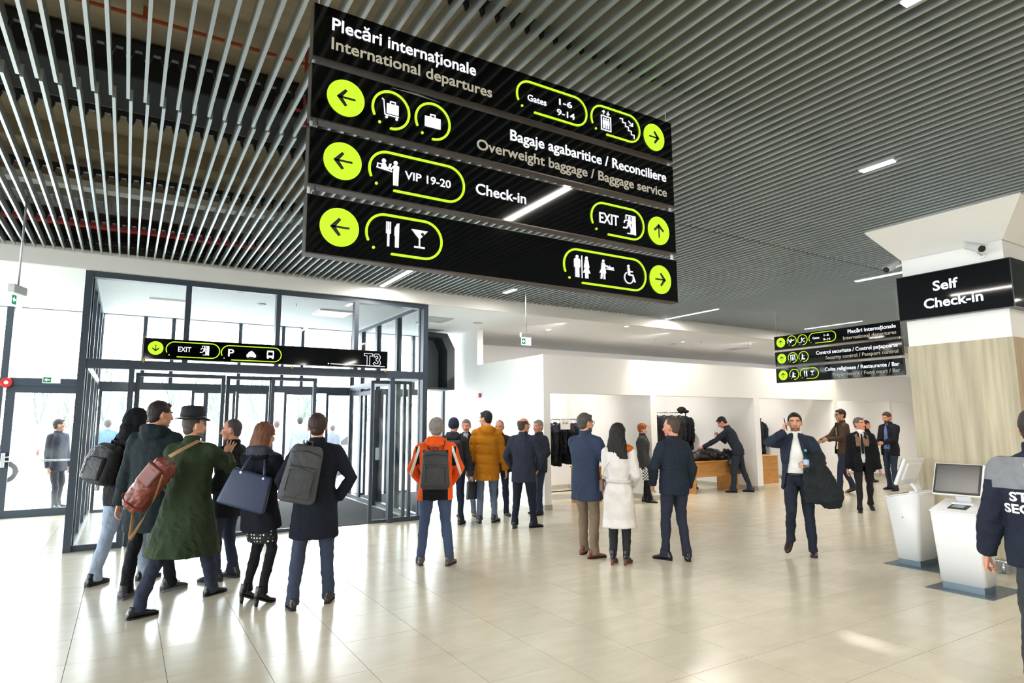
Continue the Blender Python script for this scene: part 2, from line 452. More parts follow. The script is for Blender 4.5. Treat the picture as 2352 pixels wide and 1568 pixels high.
# double wall socket
so = empty('wall_socket', (9.05, 3.0, 0.42)); tag(so, 'white double power socket low on the wood-clad pillar', 'socket')
bm = bm_new(); bx(bm, -0.17, 0.17, 0.0, 0.02, -0.06, 0.06, 0.004); obj('plate', bm, M_white, so)
bm = bm_new()
for x in (-0.08, 0.08):
    for d in (-0.02, 0.02): add_cyl(bm, (x + d, -0.002, 0), (x + d, 0.001, 0), 0.008, n=8)
obj('pin_hole', bm, M_black, so)

# ------------------------------------------------------------------ glazing
def frame_member(bm, x0, x1, z0, z1, d=0.10, y=0.0): bx(bm, x0, x1, y - d / 2, y + d / 2, z0, z1)
WIN = [0]
def window(loc, rz, width, height, mull, trans, parts=True, fw=0.06, depth=0.12, gl=None, bottom=0.08, topw=0.07):
    """glazed screen in local XZ plane. mull: [(x, width)], trans: [(z, height)]"""
    WIN[0] += 1
    w = empty('window_%d' % WIN[0], loc, rz); w['kind'] = 'structure'
    bm = bm_new()
    frame_member(bm, 0, fw, 0, height, depth); frame_member(bm, width - fw, width, 0, height, depth)
    frame_member(bm, fw, width - fw, 0, bottom, depth); frame_member(bm, fw, width - fw, height - topw, height, depth)
    obj('frame', bm, M_frame, w)
    for x, ww in mull:
        bm = bm_new(); frame_member(bm, x - ww / 2, x + ww / 2, bottom, height - topw, depth * 0.96); obj('mullion', bm, M_frame, w)
    for z, hh in trans:
        bm = bm_new(); frame_member(bm, fw, width - fw, z - hh / 2, z + hh / 2, depth * 0.98); obj('transom', bm, M_frame, w)
    xs = [fw] + [x for x, _ in mull] + [width - fw]; zs = [bottom] + [z for z, _ in trans] + [height - topw]
    for a, b in zip(xs, xs[1:]):
        for c, d in zip(zs, zs[1:]):
            if (a, c) in SKIP: continue
            bm = bm_new(); quad(bm, [(a, 0, c), (b, 0, c), (b, 0, d), (a, 0, d)]); obj('pane', bm, gl or M_glass, w)
    return w
SKIP = set()
# facade to the left of the vestibule
ww = window((-9.0, YF, 0), 0, 7.0, ZF, [(2.0, 0.08), (4.0, 0.08), (6.0, 0.08)], [(2.52, 0.14)], topw=0.012)
# bay with the emergency door (upper pane)
ww = window((-2.0, YF, 2.46), 0, 1.44, ZF - 2.46, [], [], bottom=0.14, fw=0.05, topw=0.012)
# facade behind the vestibule, lower openings hold the outer doors
ww = window((-0.56, YF, 2.42), 0, 5.24, ZF - 2.42, [(0.78, 0.07), (1.30, 0.07), (2.62, 0.07), (3.54, 0.07), (3.98, 0.07)], [], bottom=0.15, topw=0.012)
ww = window((4.68, YF, 0), 0, 2.42, ZF, [], [], topw=0.012)
# vestibule front: upper lights
ww = window((-0.62, 10.6, 2.50), 0, 5.26, 3.90 - 2.50, [(1.315, 0.075), (2.63, 0.07), (3.93, 0.075)], [], bottom=0.13, topw=0.10, fw=0.07, depth=0.14)
# vestibule sides
for sx, nm in ((-0.56, 'l'), (4.60, 'r')):
    ww = window((sx, 10.68, 0), pi / 2, 4.25, 3.88, [(1.2, 0.12), (2.4, 0.12), (3.45, 0.12)], [(2.55, 0.12)], gl=M_dirty, depth=0.1)
# corner posts
for x in (-0.62, 4.56):
    bm = bm_new(); bx(bm, x, x + 0.09, 10.52, 10.68, 0, 3.9); obj('trim_2', bm, M_frame, kind='structure')
# outlet frames below the vestibule front transom
bm = bm_new()
bx(bm, -0.53, 0.02, 10.57, 10.63, 0, 0.08); bx(bm, -0.01, 0.06, 10.54, 10.66, 0, 2.5)
bx(bm, 3.95, 4.03, 10.54, 10.66, 0, 2.5); bx(bm, 4.03, 4.56, 10.57, 10.63, 0, 0.08)
obj('trim_3', bm, M_frame, kind='structure')
for a, b in ((-0.53, -0.01), (4.03, 4.56)):
    bm = bm_new(); quad(bm, [(a, 10.6, 0.08), (b, 10.6, 0.08), (b, 10.6, 2.5), (a, 10.6, 2.5)])
    p = obj('pane', bm, M_dirty); p['kind'] = 'structure'; p.name = 'window_side_pane'
DN = [0]
def door_leaf(loc, rz, w, h, fw=0.055, bar=False, gl=None, bot=None):
    DN[0] += 1
    d = empty('door_%d' % DN[0], loc, rz); d['kind'] = 'structure'
    bm = bm_new(); bot = bot or fw
    for a in ((0, fw, 0, h), (w - fw, w, 0, h), (fw, w - fw, 0, bot), (fw, w - fw, h - fw, h)): frame_member(bm, *a, 0.05)
    obj('frame', bm, M_frame, d)
    bm = bm_new(); quad(bm, [(fw, 0, bot), (w - fw, 0, bot), (w - fw, 0, h - fw), (fw, 0, h - fw)]); obj('pane', bm, gl or M_glass, d)
    if bar:
        bm = bm_new(); add_cyl(bm, (0.08, -0.09, 1.04), (w - 0.08, -0.09, 1.04), 0.018, n=10)
        bx(bm, 0.03, 0.09, -0.11, -0.02, 0.93, 1.2, 0.006); bx(bm, w - 0.1, w - 0.04, -0.11, -0.02, 0.96, 1.12, 0.006)
        add_cyl(bm, (0.06, -0.11, 1.12), (0.17, -0.13, 1.12), 0.012, n=8)
        obj('push_bar', bm, M_chrome, d)
    return d
# emergency door
door_leaf((-1.96, YF, 0), 0, 1.36, 2.46, fw=0.14, bar=True, gl=M_dirty, bot=0.14)
# outer sliding doors at the facade
for x0, x1 in ((-0.50, 0.20), (1.16, 1.45), (1.42, 2.02), (2.04, 2.72), (3.05, 3.72), (4.02, 4.70)):
    door_leaf((x0, YF - (0.05 if x0 in (1.42, 3.05) else 0.0), 0), 0, x1 - x0, 2.43)
# inner leaves in the vestibule front, parked open
for x0, x1, dy in ((0.06, 1.30, 0.0), (1.30, 2.00, 0.06), (3.64, 4.30, 0.06), (1.96, 2.68, 0.0)):
    if x1 == 1.30: continue
    door_leaf((x0, 10.62 + dy, 0), 0, x1 - x0, 2.46)
# balustrade-like low bottom rails to the inner screen
door_leaf((0.08, 10.62, 0), 0, 1.20, 2.46)
door_leaf((4.02, 10.66, 0), 0, 0.38, 2.46)
# side emergency doors inside the vestibule (right-hand screen)
door_leaf((4.52, 12.95, 0), pi / 2, 1.0, 2.42, fw=0.09, bar=True)
# vestibule ceiling panels
for i, (x, y) in enumerate(((0.55, 13.0), (3.45, 12.6))):
    e = empty('ceiling_light', (x, y, ZF)); tag(e, ('square bright ceiling panel over the vestibule, left of the two', 'square bright ceiling panel over the vestibule, right of the two')[i], 'ceiling light')
    bm = bm_new(); bx(bm, -0.34, 0.34, -0.34, 0.34, -0.03, 0.0, 0.005); obj('frame', bm, M_white, e)
    bm = bm_new(); bx(bm, -0.31, 0.31, -0.31, 0.31, -0.034, -0.03); obj('diffuser', bm, emitter('panel_glow', '#FFFFFF', 2.2), e)
# left glazed side wall of the hall
w = window((XL, -8.0, 0), pi / 2, 23.0, ZF, [(k * 2.3, 0.08) for k in range(1, 10)], [(2.52, 0.12)])
bm = bm_new(); bx(bm, XL - 0.15, XL, YB, YF, ZF, 5.35); obj('wall_left', bm, M_white, kind='structure')
# ------------------------------------------------------------------ ceiling strip lights (lamps with their own light)
M_strip = emitter('strip_glow', '#F4F2FF', 5.0)
def strip_light(x, y0, y1, label, power, w=0.07, group=None):
    e = empty('ceiling_light', (x, (y0 + y1) / 2, ZS)); tag(e, label, 'ceiling light', group)
    L = y1 - y0
    bm = bm_new(); bx(bm, -w / 2 - 0.008, w / 2 + 0.008, -L / 2, L / 2, 0.004, 0.09); obj('housing', bm, M_white, e)
    bm = bm_new(); bx(bm, -w / 2, w / 2, -L / 2 + 0.01, L / 2 - 0.01, -0.006, 0.004); obj('diffuser', bm, M_strip, e)
    area_light('strip_lamp', (x, (y0 + y1) / 2, ZS - 0.02), (0, 0, 0), w, L, power, (1.0, 0.93, 0.84))
strip_light(3.69, 8.75, 10.38, 'long bright strip light in the slats just over the glass vestibule', 60)
strip_light(3.69, 4.40, 5.60, 'strip light seen in the gap under the baggage row of the big hanging sign', 40)
strip_light(3.70, 0.3, 1.66, 'strip light at the top edge of the picture in the dark slats', 55)
strip_light(5.86, 9.40, 9.80, 'short strip light in the slats beside the rod of the exit lamp', 20)
strip_light(5.93, 2.84, 3.16, 'short strip light alone in the middle of the slatted ceiling above the pillar', 25)
strip_light(10.66, 8.90, 10.42, 'long strip light in the slats near the three-row hanging sign', 60)
strip_light(10.62, 4.2, 5.90, 'strip light in the slats running behind the head of the pillar', 60)
for x, y in ((15.0, 9.0), (15.0, 5.5), (1.5, -1.7), (7.4, -3.4), (10.6, 0.0), (15, 0), (-4, 2.0), (20, 6), (6.0, -5.5), (12.0, -5.5), (0.5, -6.0)):  # strips with no seen source, added to fill the hall with light
    strip_light(x, y - 0.75, y + 0.75, 'long strip light added in the slats as fill light for the hall', 70, group='added fill strip lights')
# warm downlights in the soffit that wash the cloakroom wall, plus added fill spots in the bays
def spot(x, y, z, tx, ty, tz, power, size, col=(1.0, 0.86, 0.68), blend=0.8, r=0.04):
    d = bpy.data.lights.new('downlight_and_fill_spot', 'SPOT'); d.energy = power; d.spot_size = radians(size); d.spot_blend = blend; d.color = col; d.shadow_soft_size = r
    o = bpy.data.objects.new('downlight_and_fill_spot', d); C.objects.link(o); o.location = (x, y, z)
    o.rotation_euler = (Vector((tx, ty, tz)) - Vector((x, y, z))).to_track_quat('-Z', 'Y').to_euler()
DL = [(9.9, 10.95), (16.5, 10.95), (13.2, 12.3), (8.6, 12.3), (19.0, 12.3)]
def downlight(x, y, label):
    e = empty('downlight', (x, y, ZF)); tag(e, label, 'ceiling light')
    bm = bm_new(); add_cyl(bm, (0, 0, -0.012), (0, 0, 0), 0.07, 0.075, n=20); obj('trim_ring', bm, M_white, e)
    bm = bm_new(); add_cyl(bm, (0, 0, -0.014), (0, 0, -0.011), 0.05, n=16); obj('diffuser', bm, emitter('warm_glow', '#FFF0DC', 4), e)
for (x, y), l in zip(DL, ('round downlight in the soffit above the first cloakroom post', 'round downlight in the soffit above the third cloakroom post', 'round downlight in the soffit over the second cloakroom bay', 'round downlight in the soffit over the first cloakroom bay', 'round downlight in the soffit over the fourth cloakroom bay')):
    downlight(x, y, l)
for x in (9.98, 16.58): spot(x, 9.95, 4.05, x, 10.40, 2.3, 200, 64)
for a, b in ops:  # fill spots without fittings, added to brighten the bays and the soffit by bounce
    spot((a + b) / 2 - 0.3, 11.2, 3.9, (a + b) / 2 - 0.3, 13.4, 1.6, 400, 120, col=(1.0, 0.94, 0.88), r=0.1)

# ------------------------------------------------------------------ flat sign shapes
M_signblack = mat('sign_black', '#030406', 0.045, spec=0.32)
M_signedge = mat('sign_edge', '#40382F', 0.35, 0.5)
M_green = emitter('sign_green', '#C6FF34', 1.0)
M_wht = emitter('sign_white', '#F4F6FF', 1.15)
M_beige = emitter('sign_beige', '#B2AC97', 0.85)
M_ink = mat('sign_ink', '#0C120A', 0.5)
def prism(bm, pts, y0, t):
    n = len(pts)
    a = [bm.verts.new((x, y0, z)) for x, z in pts]; b = [bm.verts.new((x, y0 - t, z)) for x, z in pts]
    area = sum(pts[i][0] * pts[(i + 1) % n][1] - pts[(i + 1) % n][0] * pts[i][1] for i in range(n))
    if area < 0: a.reverse(); b.reverse()
    bm.faces.new(b)
    for i in range(n):
        j = (i + 1) % n; bm.faces.new((a[i], a[j], b[j], b[i]))
def disc_pts(cx, cz, r, n=28, a0=0, a1=2 * pi):
    return [(cx + r * cos(a0 + (a1 - a0) * i / n), cz + r * sin(a0 + (a1 - a0) * i / n)) for i in range(n if abs(a1 - a0 - 2 * pi) < 1e-6 else n + 1)]
def stroke(bm, path, w, y0, t, closed=False):
    P = [Vector(p) for p in path]; n = len(P)
    L, Rr = [], []
    for i in range(n):
        if closed: d = (P[(i + 1) % n] - P[i - 1])
        else: d = P[min(i + 1, n - 1)] - P[max(i - 1, 0)]
        d.normalize(); nn = Vector((-d.y, d.x)) * w / 2
        L.append(P[i] + nn); Rr.append(P[i] - nn)
    m = n if closed else n - 1
    for i in range(m):
        j = (i + 1) % n
        prism(bm, [L[i], L[j], Rr[j], Rr[i]], y0, t)
    if not closed:
        for p in (P[0], P[-1]): prism(bm, disc_pts(p.x, p.y, w / 2, 10), y0 - 0.0002, t)
def seg(bm, x0, z0, x1, z1, w, y0, t): # square-ended segment
    d = Vector((x1 - x0, z1 - z0)).normalized(); n = Vector((-d.y, d.x)) * w / 2
    prism(bm, [(x0 + n.x, z0 + n.y), (x1 + n.x, z1 + n.y), (x1 - n.x, z1 - n.y), (x0 - n.x, z0 - n.y)], y0, t)
T = 0.004
def pill(xl, xr, zb, zt, parent, w=0.014, y0=0.0):
    r = (zt - zb) / 2; cz = (zt + zb) / 2; cl, cr_ = xl + r, xr - r
    path = [(cl + r * cos(a), cz + r * sin(a)) for a in [radians(205 - k * 115 / 14) for k in range(15)]]
    path += [(cr_ + r * cos(a), cz + r * sin(a)) for a in [radians(90 - k * 180 / 20) for k in range(21)]]
    path += [(cl + (0.0 if cr_ - cl < 0.02 else r * 0.35), zb)]
    bm = bm_new(); stroke(bm, path, w, y0, T)
    a = radians(232); prism(bm, disc_pts(cl + r * cos(a), cz + r * sin(a), w * 0.62, 12), y0, T)
    obj('outline', bm, M_green, parent)
def arrow_disc(cx, cz, r, direction, parent, y0=0.0):
    bm = bm_new(); prism(bm, disc_pts(cx, cz, r, 40), y0, T); d = obj('arrow_disc', bm, M_green, parent)
    bm = bm_new(); s = r
    ang = {'l': pi, 'r': 0, 'u': pi / 2, 'd': -pi / 2}[direction]
    def R(x, z): return (cx + s * (x * cos(ang) - z * sin(ang)), cz + s * (x * sin(ang) + z * cos(ang)))
    y1 = y0 - T
    for pts in ([(-0.5, -0.055), (-0.5, 0.055), (0.42, 0.055), (0.42, -0.055)],
                [(0.50, 0.0), (0.06, 0.48), (-0.07, 0.40), (0.22, 0.0)], [(0.50, 0.0), (0.06, -0.48), (-0.07, -0.40), (0.22, 0.0)]):
        prism(bm, [R(*p) for p in pts], y1, 0.002)
    obj('arrow', bm, M_ink, parent)
def text_obj(s, x0, x1, zb, cap, parent, m=None, y0=0.0, name='lettering', bold=0.018, depth=0.002, align='l'):
    cu = bpy.data.curves.new('t', 'FONT'); cu.body = s; cu.size = 1.0; cu.offset = bold * .8; cu.extrude = 0.0; cu.resolution_u = 3
    o = bpy.data.objects.new('t', cu); C.objects.link(o)
    dg = bpy.context.evaluated_depsgraph_get(); me = bpy.data.meshes.new_from_object(o.evaluated_get(dg))
    bpy.data.objects.remove(o); bpy.data.curves.remove(cu)
    xs = [v.co.x for v in me.vertices]; a, b = min(xs), max(xs)
    sx = (x1 - x0) / (b - a); sz = cap / CAPH
    for v in me.vertices: v.co = Vector((x0 + (v.co.x - a) * sx, y0 - depth, zb + v.co.y * sz))
    bm = bm_new(); bm.from_mesh(me); bpy.data.meshes.remove(me)
    r = bmesh.ops.extrude_face_region(bm, geom=bm.faces[:])
    for v in [g for g in r['geom'] if isinstance(g, bmesh.types.BMVert)]: v.co.y = y0
    bmesh.ops.recalc_face_normals(bm, faces=bm.faces[:])
    return obj(name, bm, m or M_wht, parent)
def cap_height():
    cu = bpy.data.curves.new('t', 'FONT'); cu.body = 'H'; o = bpy.data.objects.new('t', cu); C.objects.link(o)
    me = bpy.data.meshes.new_from_object(o.evaluated_get(bpy.context.evaluated_depsgraph_get()))
    h = max(v.co.y for v in me.vertices); bpy.data.objects.remove(o); bpy.data.curves.remove(cu); bpy.data.meshes.remove(me)
    return h
CAPH = cap_height()
# pictograms drawn in a unit box (0..1 wide scaled by w, 0..1 high scaled by h)
def picto(kind, x0, x1, z0, z1, parent, y0=0.0):
    bm = bm_new(); W, Hh = x1 - x0, z1 - z0
    def X(u): return x0 + u * W
    def Z(v): return z0 + v * Hh
    def P(*pts): prism(bm, [(X(a), Z(b)) for a, b in pts], y0, T)
    def D(u, v, r): prism(bm, disc_pts(X(u), Z(v), r * Hh, 18), y0, T)
    def S(u0, v0, u1, v1, w): seg(bm, X(u0), Z(v0), X(u1), Z(v1), w * Hh, y0, T)
    if kind == 'trolley':
        P((.30, .28), (.98, .28), (.98, .80), (.30, .80)); S(.5, .80, .5, .95, .05); S(.78, .80, .78, .95, .05); S(.48, .93, .80, .93, .05)
        S(.02, 1.0, .14, .9, .05); S(.12, .93, .20, .2, .05); S(.18, .19, 1.0, .19, .05); D(.30, .07, .07); D(.88, .07, .07)
    elif kind == 'suitcase':
        P((0, 0), (1, 0), (1, .76), (0, .76)); S(.36, .76, .36, .98, .08); S(.64, .76, .64, .98, .08); S(.33, .95, .67, .95, .08)
    elif kind == 'lift':
        S(.04, 0, .04, .72, .045); S(.96, 0, .96, .72, .045); S(0, .02, 1, .02, .045); S(0, .70, 1, .70, .045)
        for u in (.27, .5, .73):
            D(u, .57, .045); P((u - .09, .28), (u + .09, .28), (u + .09, .50), (u - .09, .50)); P((u - .06, .10), (u + .06, .10), (u + .06, .30), (u - .06, .30))
        for u, s in ((.28, 1), (.72, -1)):
            S(u, .78, u, .98, .035); t = .98 if s > 0 else .78
            S(u, t, u - .14, t - s * .09, .035); S(u, t, u + .14, t - s * .09, .035)
    elif kind == 'stairs':
        n = 5
        for k in range(n):
            S(k / n, 1 - k / n - .02, (k + 1) / n, 1 - k / n - .02, .05); S((k + 1) / n, 1 - k / n + .005, (k + 1) / n, 1 - (k + 1) / n - .045, .05)
        S(.62, .98, .92, .72, .045); S(.92, .72, .68, .72, .045); S(.92, .72, .92, .92, .045)
    elif kind == 'desk':
        D(.32, .90, .085); P((.20, .62), (.24, .80), (.40, .80), (.46, .66), (.46, .58), (.20, .58)); S(.0, .60, .70, .53, .045); S(.05, .76, .05, .62, .04); S(.03, .75, .22, .75, .04)
        S(.42, .68, .55, .60, .05); P((.50, .60), (.60, .62), (.66, .84), (.56, .82)); D(.84, .91, .085)
        P((.74, .42), (.98, .42), (1.0, .78), (.92, .81), (.76, .81)); S(.76, .76, .62, .60, .07); P((.75, 0), (.85, 0), (.86, .46), (.74, .46)); P((.88, 0), (.97, 0), (.98, .46), (.87, .46))
    elif kind == 'exit':
        S(.24, .98, .96, .98, .05); S(.26, .98, .26, .78, .05); P((.70, .04), (1.0, 0), (1.0, 1.0), (.70, .93)); 
        D(.52, .86, .075); P((.34, .52), (.46, .78), (.60, .78), (.60, .48), (.48, .44)); S(.40, .74, .16, .68, .06); S(.16, .70, .12, .56, .06); S(.58, .70, .70, .58, .06)
        S(.44, .48, .28, .30, .08); S(.30, .31, .02, .30, .07); S(.54, .46, .66, .28, .08); S(.66, .30, .62, .04, .07); S(.34, .04, .7, .04, .05)
    elif kind == 'forkknife':
        P((.10, 0), (.26, 0), (.26, .60), (.10, .60)); P((0, .52), (.36, .52), (.36, .68), (0, .68))
        for u in (.0, .135, .27): P((u, .66), (u + .09, .66), (u + .09, 1), (u, 1))
        P((.70, 0), (.98, 0), (1.0, 1.0), (.82, .97), (.66, .80), (.64, .48), (.70, .46))
    elif kind == 'cocktail':
        P((0, 1), (.5, .48), (1, 1)); S(.5, .55, .5, .06, .07); S(.18, .04, .82, .04, .09)
    elif kind in ('man', 'woman'):
        D(.5, .92, .075)
        if kind == 'man': P((.10, .46), (.22, .42), (.26, .42), (.74, .42), (.90, .46), (.90, .78), (.78, .84), (.22, .84), (.10, .78)); P((.25, 0), (.46, 0), (.48, .45), (.25, .45)); P((.54, 0), (.75, 0), (.75, .45), (.52, .45))
        else: P((.30, .84), (.70, .84), (.86, .50), (.74, .46), (.98, .24), (.02, .24), (.26, .46), (.14, .50)); P((.30, 0), (.46, 0), (.47, .26), (.30, .26)); P((.54, 0), (.70, 0), (.70, .26), (.53, .26))
    elif kind == 'bar': P((0, 0), (1, 0), (1, 1), (0, 1))
    elif kind == 'change':
        D(.30, .93, .07); P((.20, .84), (.38, .84), (.42, .52), (.46, .30), (.04, .30), (.16, .52)); P((.10, 0), (.20, 0), (.26, .32), (.14, .32)); P((.30, 0), (.40, 0), (.40, .32), (.30, .32))
        S(.34, .76, .60, .62, .055); S(.48, .54, 1.0, .54, .045); D(.92, .63, .045); P((.62, .58), (.88, .58), (.88, .66), (.66, .66)); S(.64, .62, .56, .72, .03); S(.74, .64, .70, .74, .03)
    elif kind == 'wheel':
        D(.42, .92, .075); P((.34, .84), (.52, .82), (.56, .44), (.38, .44)); S(.46, .64, .78, .64, .055); S(.46, .46, .80, .46, .07); S(.78, .46, .94, .12, .07); S(.90, .11, 1.0, .15, .06)
        pts = [(X(.44) + .30 * Hh * cos(radians(a)), Z(.30) + .30 * Hh * sin(radians(a))) for a in range(120, 390, 15)]
        stroke(bm, pts, .055 * Hh, y0, T)
    elif kind == 'taxi':
        P((0, .12), (1, .12), (1, .42), (.86, .58), (.74, .86), (.26, .86), (.14, .58), (0, .42)); P((.38, .86), (.62, .86), (.58, 1), (.42, 1)); P((.06, 0), (.24, 0), (.24, .14), (.06, .14)); P((.76, 0), (.94, 0), (.94, .14), (.76, .14))
    elif kind == 'bus':
        P((.05, .12), (.95, .12), (.95, .40), (.05, .40)); P((.05, .40), (.2, .40), (.2, .85), (.05, .85)); P((.8, .40), (.95, .40), (.95, .85), (.8, .85)); P((.05, .80), (.95, .80), (.90, 1), (.10, 1)); P((.1, 0), (.3, 0), (.3, .14), (.1, .14)); P((.7, 0), (.9, 0), (.9, .14), (.7, .14))
    elif kind == 'plane':
        S(.05, .45, .95, .62, .16); P((.30, .55), (.62, .60), (.30, .10), (.18, .10)); P((.02, .45), (.14, .50), (.05, .85), (-.05, .82)); P((.40, .6), (.6, .62), (.45, .9), (.36, .9))
    elif kind == 'escalator':
        S(.0, .08, .25, .08, .1); S(.25, .08, .7, .75, .1); S(.7, .75, 1, .75, .1); D(.40, .85, .09); P((.30, .45), (.5, .6), (.52, .75), (.32, .72)); S(.62, .3, .9, .05, .06); S(.9, .3, .7, .3, .05)
    elif kind == 'gate':
        P((.0, 0), (.14, 0), (.14, 1), (0, 1)); P((0, .86), (1, .86), (1, 1), (0, 1)); P((.86, 0), (1, 0), (1, 1), (.86, 1)); D(.5, .68, .09); P((.36, .0), (.64, 0), (.66, .56), (.34, .56))
    elif kind == 'pray':
        D(.35, .88, .1); P((.2, .3), (.5, .3), (.46, .76), (.26, .76)); P((.1, 0), (.85, 0), (.85, .14), (.45, .32), (.15, .3)); S(.45, .62, .8, .6, .09)
    return obj('pictogram', bm, M_wht, parent)
def sign_row(root, x0, x1, z0, z1, depth=0.07):
    bm = bm_new(); bx(bm, x0, x1, 0.004, depth, z0, z1, 0.0)
    p = obj('sign_panel', bm, M_signblack, root)
    bm = bm_new()
    bx(bm, x0 - 0.003, x1 + 0.003, 0.0, depth + 0.004, z0 - 0.008, z0); bx(bm, x0 - 0.003, x1 + 0.003, 0.012, depth + 0.004, z1, z1 + 0.006)
    bx(bm, x0 - 0.004, x0, 0.004, depth + 0.004, z0, z1); bx(bm, x1, x1 + 0.004, 0.004, depth + 0.004, z0, z1)
    obj('edge_profile', bm, M_signedge, p)
    return p
# ------------------------------------------------------------------ the big hanging sign
S1 = empty('hanging_sign', (0, 3.25, 0)); tag(S1, 'big black four-row hanging direction sign with glowing letters', 'sign')
rows = [(3.69, 4.00), (3.335, 3.645), (2.965, 3.28), (2.59, 2.905)]
R = [sign_row(S1, 0.74, 3.457, a, b) for a, b in rows]
p = R[0]
text_obj('Plecări internaționale', 0.836, 1.741, 3.870, 0.071, p); text_obj('International departures', 0.836, 1.858, 3.757, 0.067, p, M_beige)
pill(2.045, 2.622, 3.744, 3.949, p); text_obj('Gates', 2.128, 2.280, 3.817, 0.043, p); text_obj('1-6', 2.386, 2.497, 3.858, 0.042, p); text_obj('9-14', 2.366, 2.518, 3.780, 0.042, p)
pill(2.665, 3.122, 3.744, 3.949, p); picto('lift', 2.752, 2.846, 3.772, 3.925, p); picto('stairs', 2.930, 3.066, 3.780, 3.905, p); arrow_disc(3.268, 3.837, 0.105, 'r', p)
p = R[1]
arrow_disc(0.925, 3.489, 0.105, 'l', p); pill(1.078, 1.298, 3.379, 3.600, p); picto('trolley', 1.130, 1.235, 3.435, 3.550, p); pill(1.340, 1.560, 3.379, 3.600, p); picto('suitcase', 1.398, 1.500, 3.450, 3.535, p)
text_obj('Bagaje agabaritice / Reconciliere', 1.993, 3.380, 3.508, 0.070, p); text_obj('Overweight baggage / Baggage service', 1.748, 3.380, 3.390, 0.066, p, M_beige)
bm = bm_new(); prism(bm, [(1.19, 3.628), (1.34, 3.638), (1.50, 3.622), (1.34, 3.625)], 0.0, 0.002); obj('scratch', bm, mat('scratch_grey', '#77777C', 0.5), p)
p = R[2]
arrow_disc(0.918, 3.122, 0.105, 'l', p); pill(1.068, 1.660, 3.013, 3.232, p); picto('desk', 1.108, 1.243, 3.045, 3.192, p); text_obj('VIP 19-20', 1.279, 1.572, 3.098, 0.046, p)
text_obj('Check-in', 1.742, 2.110, 3.100, 0.066, p)
pill(2.645, 3.131, 3.005, 3.225, p); text_obj('EXIT', 2.716, 2.893, 3.082, 0.073, p); picto('exit', 2.930, 3.052, 3.037, 3.178, p); arrow_disc(3.280, 3.109, 0.107, 'u', p)
p = R[3]
arrow_disc(0.912, 2.748, 0.106, 'l', p); pill(1.060, 1.514, 2.642, 2.863, p); picto('forkknife', 1.173, 1.250, 2.684, 2.826, p); picto('cocktail', 1.324, 1.426, 2.700, 2.806, p)
bm = bm_new(); prism(bm, disc_pts(1.392, 2.783, 0.010, 14), -0.004, 0.001); obj('olive', bm, M_ink, p)
pill(2.404, 3.134, 2.632, 2.857, p); picto('man', 2.482, 2.546, 2.667, 2.820, p); picto('bar', 2.551, 2.557, 2.665, 2.820, p); picto('woman', 2.562, 2.626, 2.667, 2.820, p)
picto('change', 2.700, 2.838, 2.680, 2.818, p); picto('wheel', 2.925, 3.035, 2.676, 2.812, p); arrow_disc(3.280, 2.739, 0.107, 'r', p)
bm = bm_new()
for a, b in ((3.645, 3.69), (3.28, 3.335), (2.905, 2.965)):
    for x in (0.745, 3.445): bx(bm, x, x + 0.012, 0.03, 0.05, a, b)
for x in (0.77, 3.44): add_cyl(bm, (x, 0.04, 4.0), (x, 0.04, 5.1), 0.0025, n=6)
obj('suspension', bm, M_steel, S1)
for k, (z0, z1) in enumerate(((3.645, 3.70), (3.27, 3.335), (2.90, 2.97))):
    bm = bm_new(); tube(bm, [(0.775, 0.03, z1), (0.785, 0.02, (z0 * .4 + z1 * .6)), (0.770, 0.03, (z0 * .6 + z1 * .4)), (0.78, 0.04, z0)], 0.003, n=6); obj('cable', bm, M_black, S1)
# ------------------------------------------------------------------ exit sign on the vestibule
S2 = empty('exit_sign', (0, 10.45, 0)); tag(S2, 'long black sign across the glass vestibule reading EXIT and T3', 'sign')
p = sign_row(S2, 0.15, 3.85, 2.665, 2.955, 0.06)
arrow_disc(0.30, 2.815, 0.10, 'd', p); pill(0.435, 1.155, 2.700, 2.920, p); text_obj('EXIT', 0.59, 0.765, 2.780, 0.072, p); picto('exit', 0.88, 1.01, 2.74, 2.885, p)
pill(1.18, 2.06, 2.690, 2.910, p); text_obj('P', 1.275, 1.36, 2.745, 0.11, p); picto('taxi', 1.54, 1.68, 2.74, 2.845, p); picto('bus', 1.835, 1.955, 2.735, 2.865, p)
# T3 in outline
def outline_text(s, x0, x1, zb, zt, parent, w=0.009):
    bm = bm_new()
    if s == 'T':
        o = [(0, 1), (1, 1), (1, .80), (.66, .80), (.66, 0), (.34, 0), (.34, .80), (0, .80)]
    else:
        o = [(.05, .86), (.25, 1), (.75, 1), (.98, .80), (.95, .60), (.78, .50), (1, .36), (1, .14), (.76, 0), (.25, 0), (0, .18), (.22, .30), (.40, .18), (.66, .20), (.70, .36), (.40, .44), (.40, .60), (.64, .64), (.62, .80), (.40, .82), (.24, .70)]
    pts = [(x0 + a * (x1 - x0), zb + b * (zt - zb)) for a, b in o]
    for i in range(len(pts)): a, b = pts[i], pts[(i + 1) % len(pts)]; stroke(bm, [a, b], w, 0.0, T)
    obj('lettering', bm, M_wht, parent)
outline_text('T', 3.43, 3.58, 2.700, 2.905, p); outline_text('3', 3.59, 3.72, 2.700, 2.905, p)
bm = bm_new(); stroke(bm, [(2.86, 2.700), (3.80, 2.690)], 0.012, 0.0, T); prism(bm, disc_pts(2.82, 2.702, 0.012, 12), 0.0, T); obj('underline', bm, M_wht, p)
bm = bm_new()
for x in (0.16, 2.25, 3.83):
    add_cyl(bm, (x, 0.03, 2.955), (x, 0.03, 2.99), 0.006, n=8); add_cyl(bm, (x, 0.03, 2.63), (x, 0.03, 2.665), 0.006, n=8); bx(bm, x - 0.012, x + 0.012, 0.03, 0.12, 2.60, 2.64)
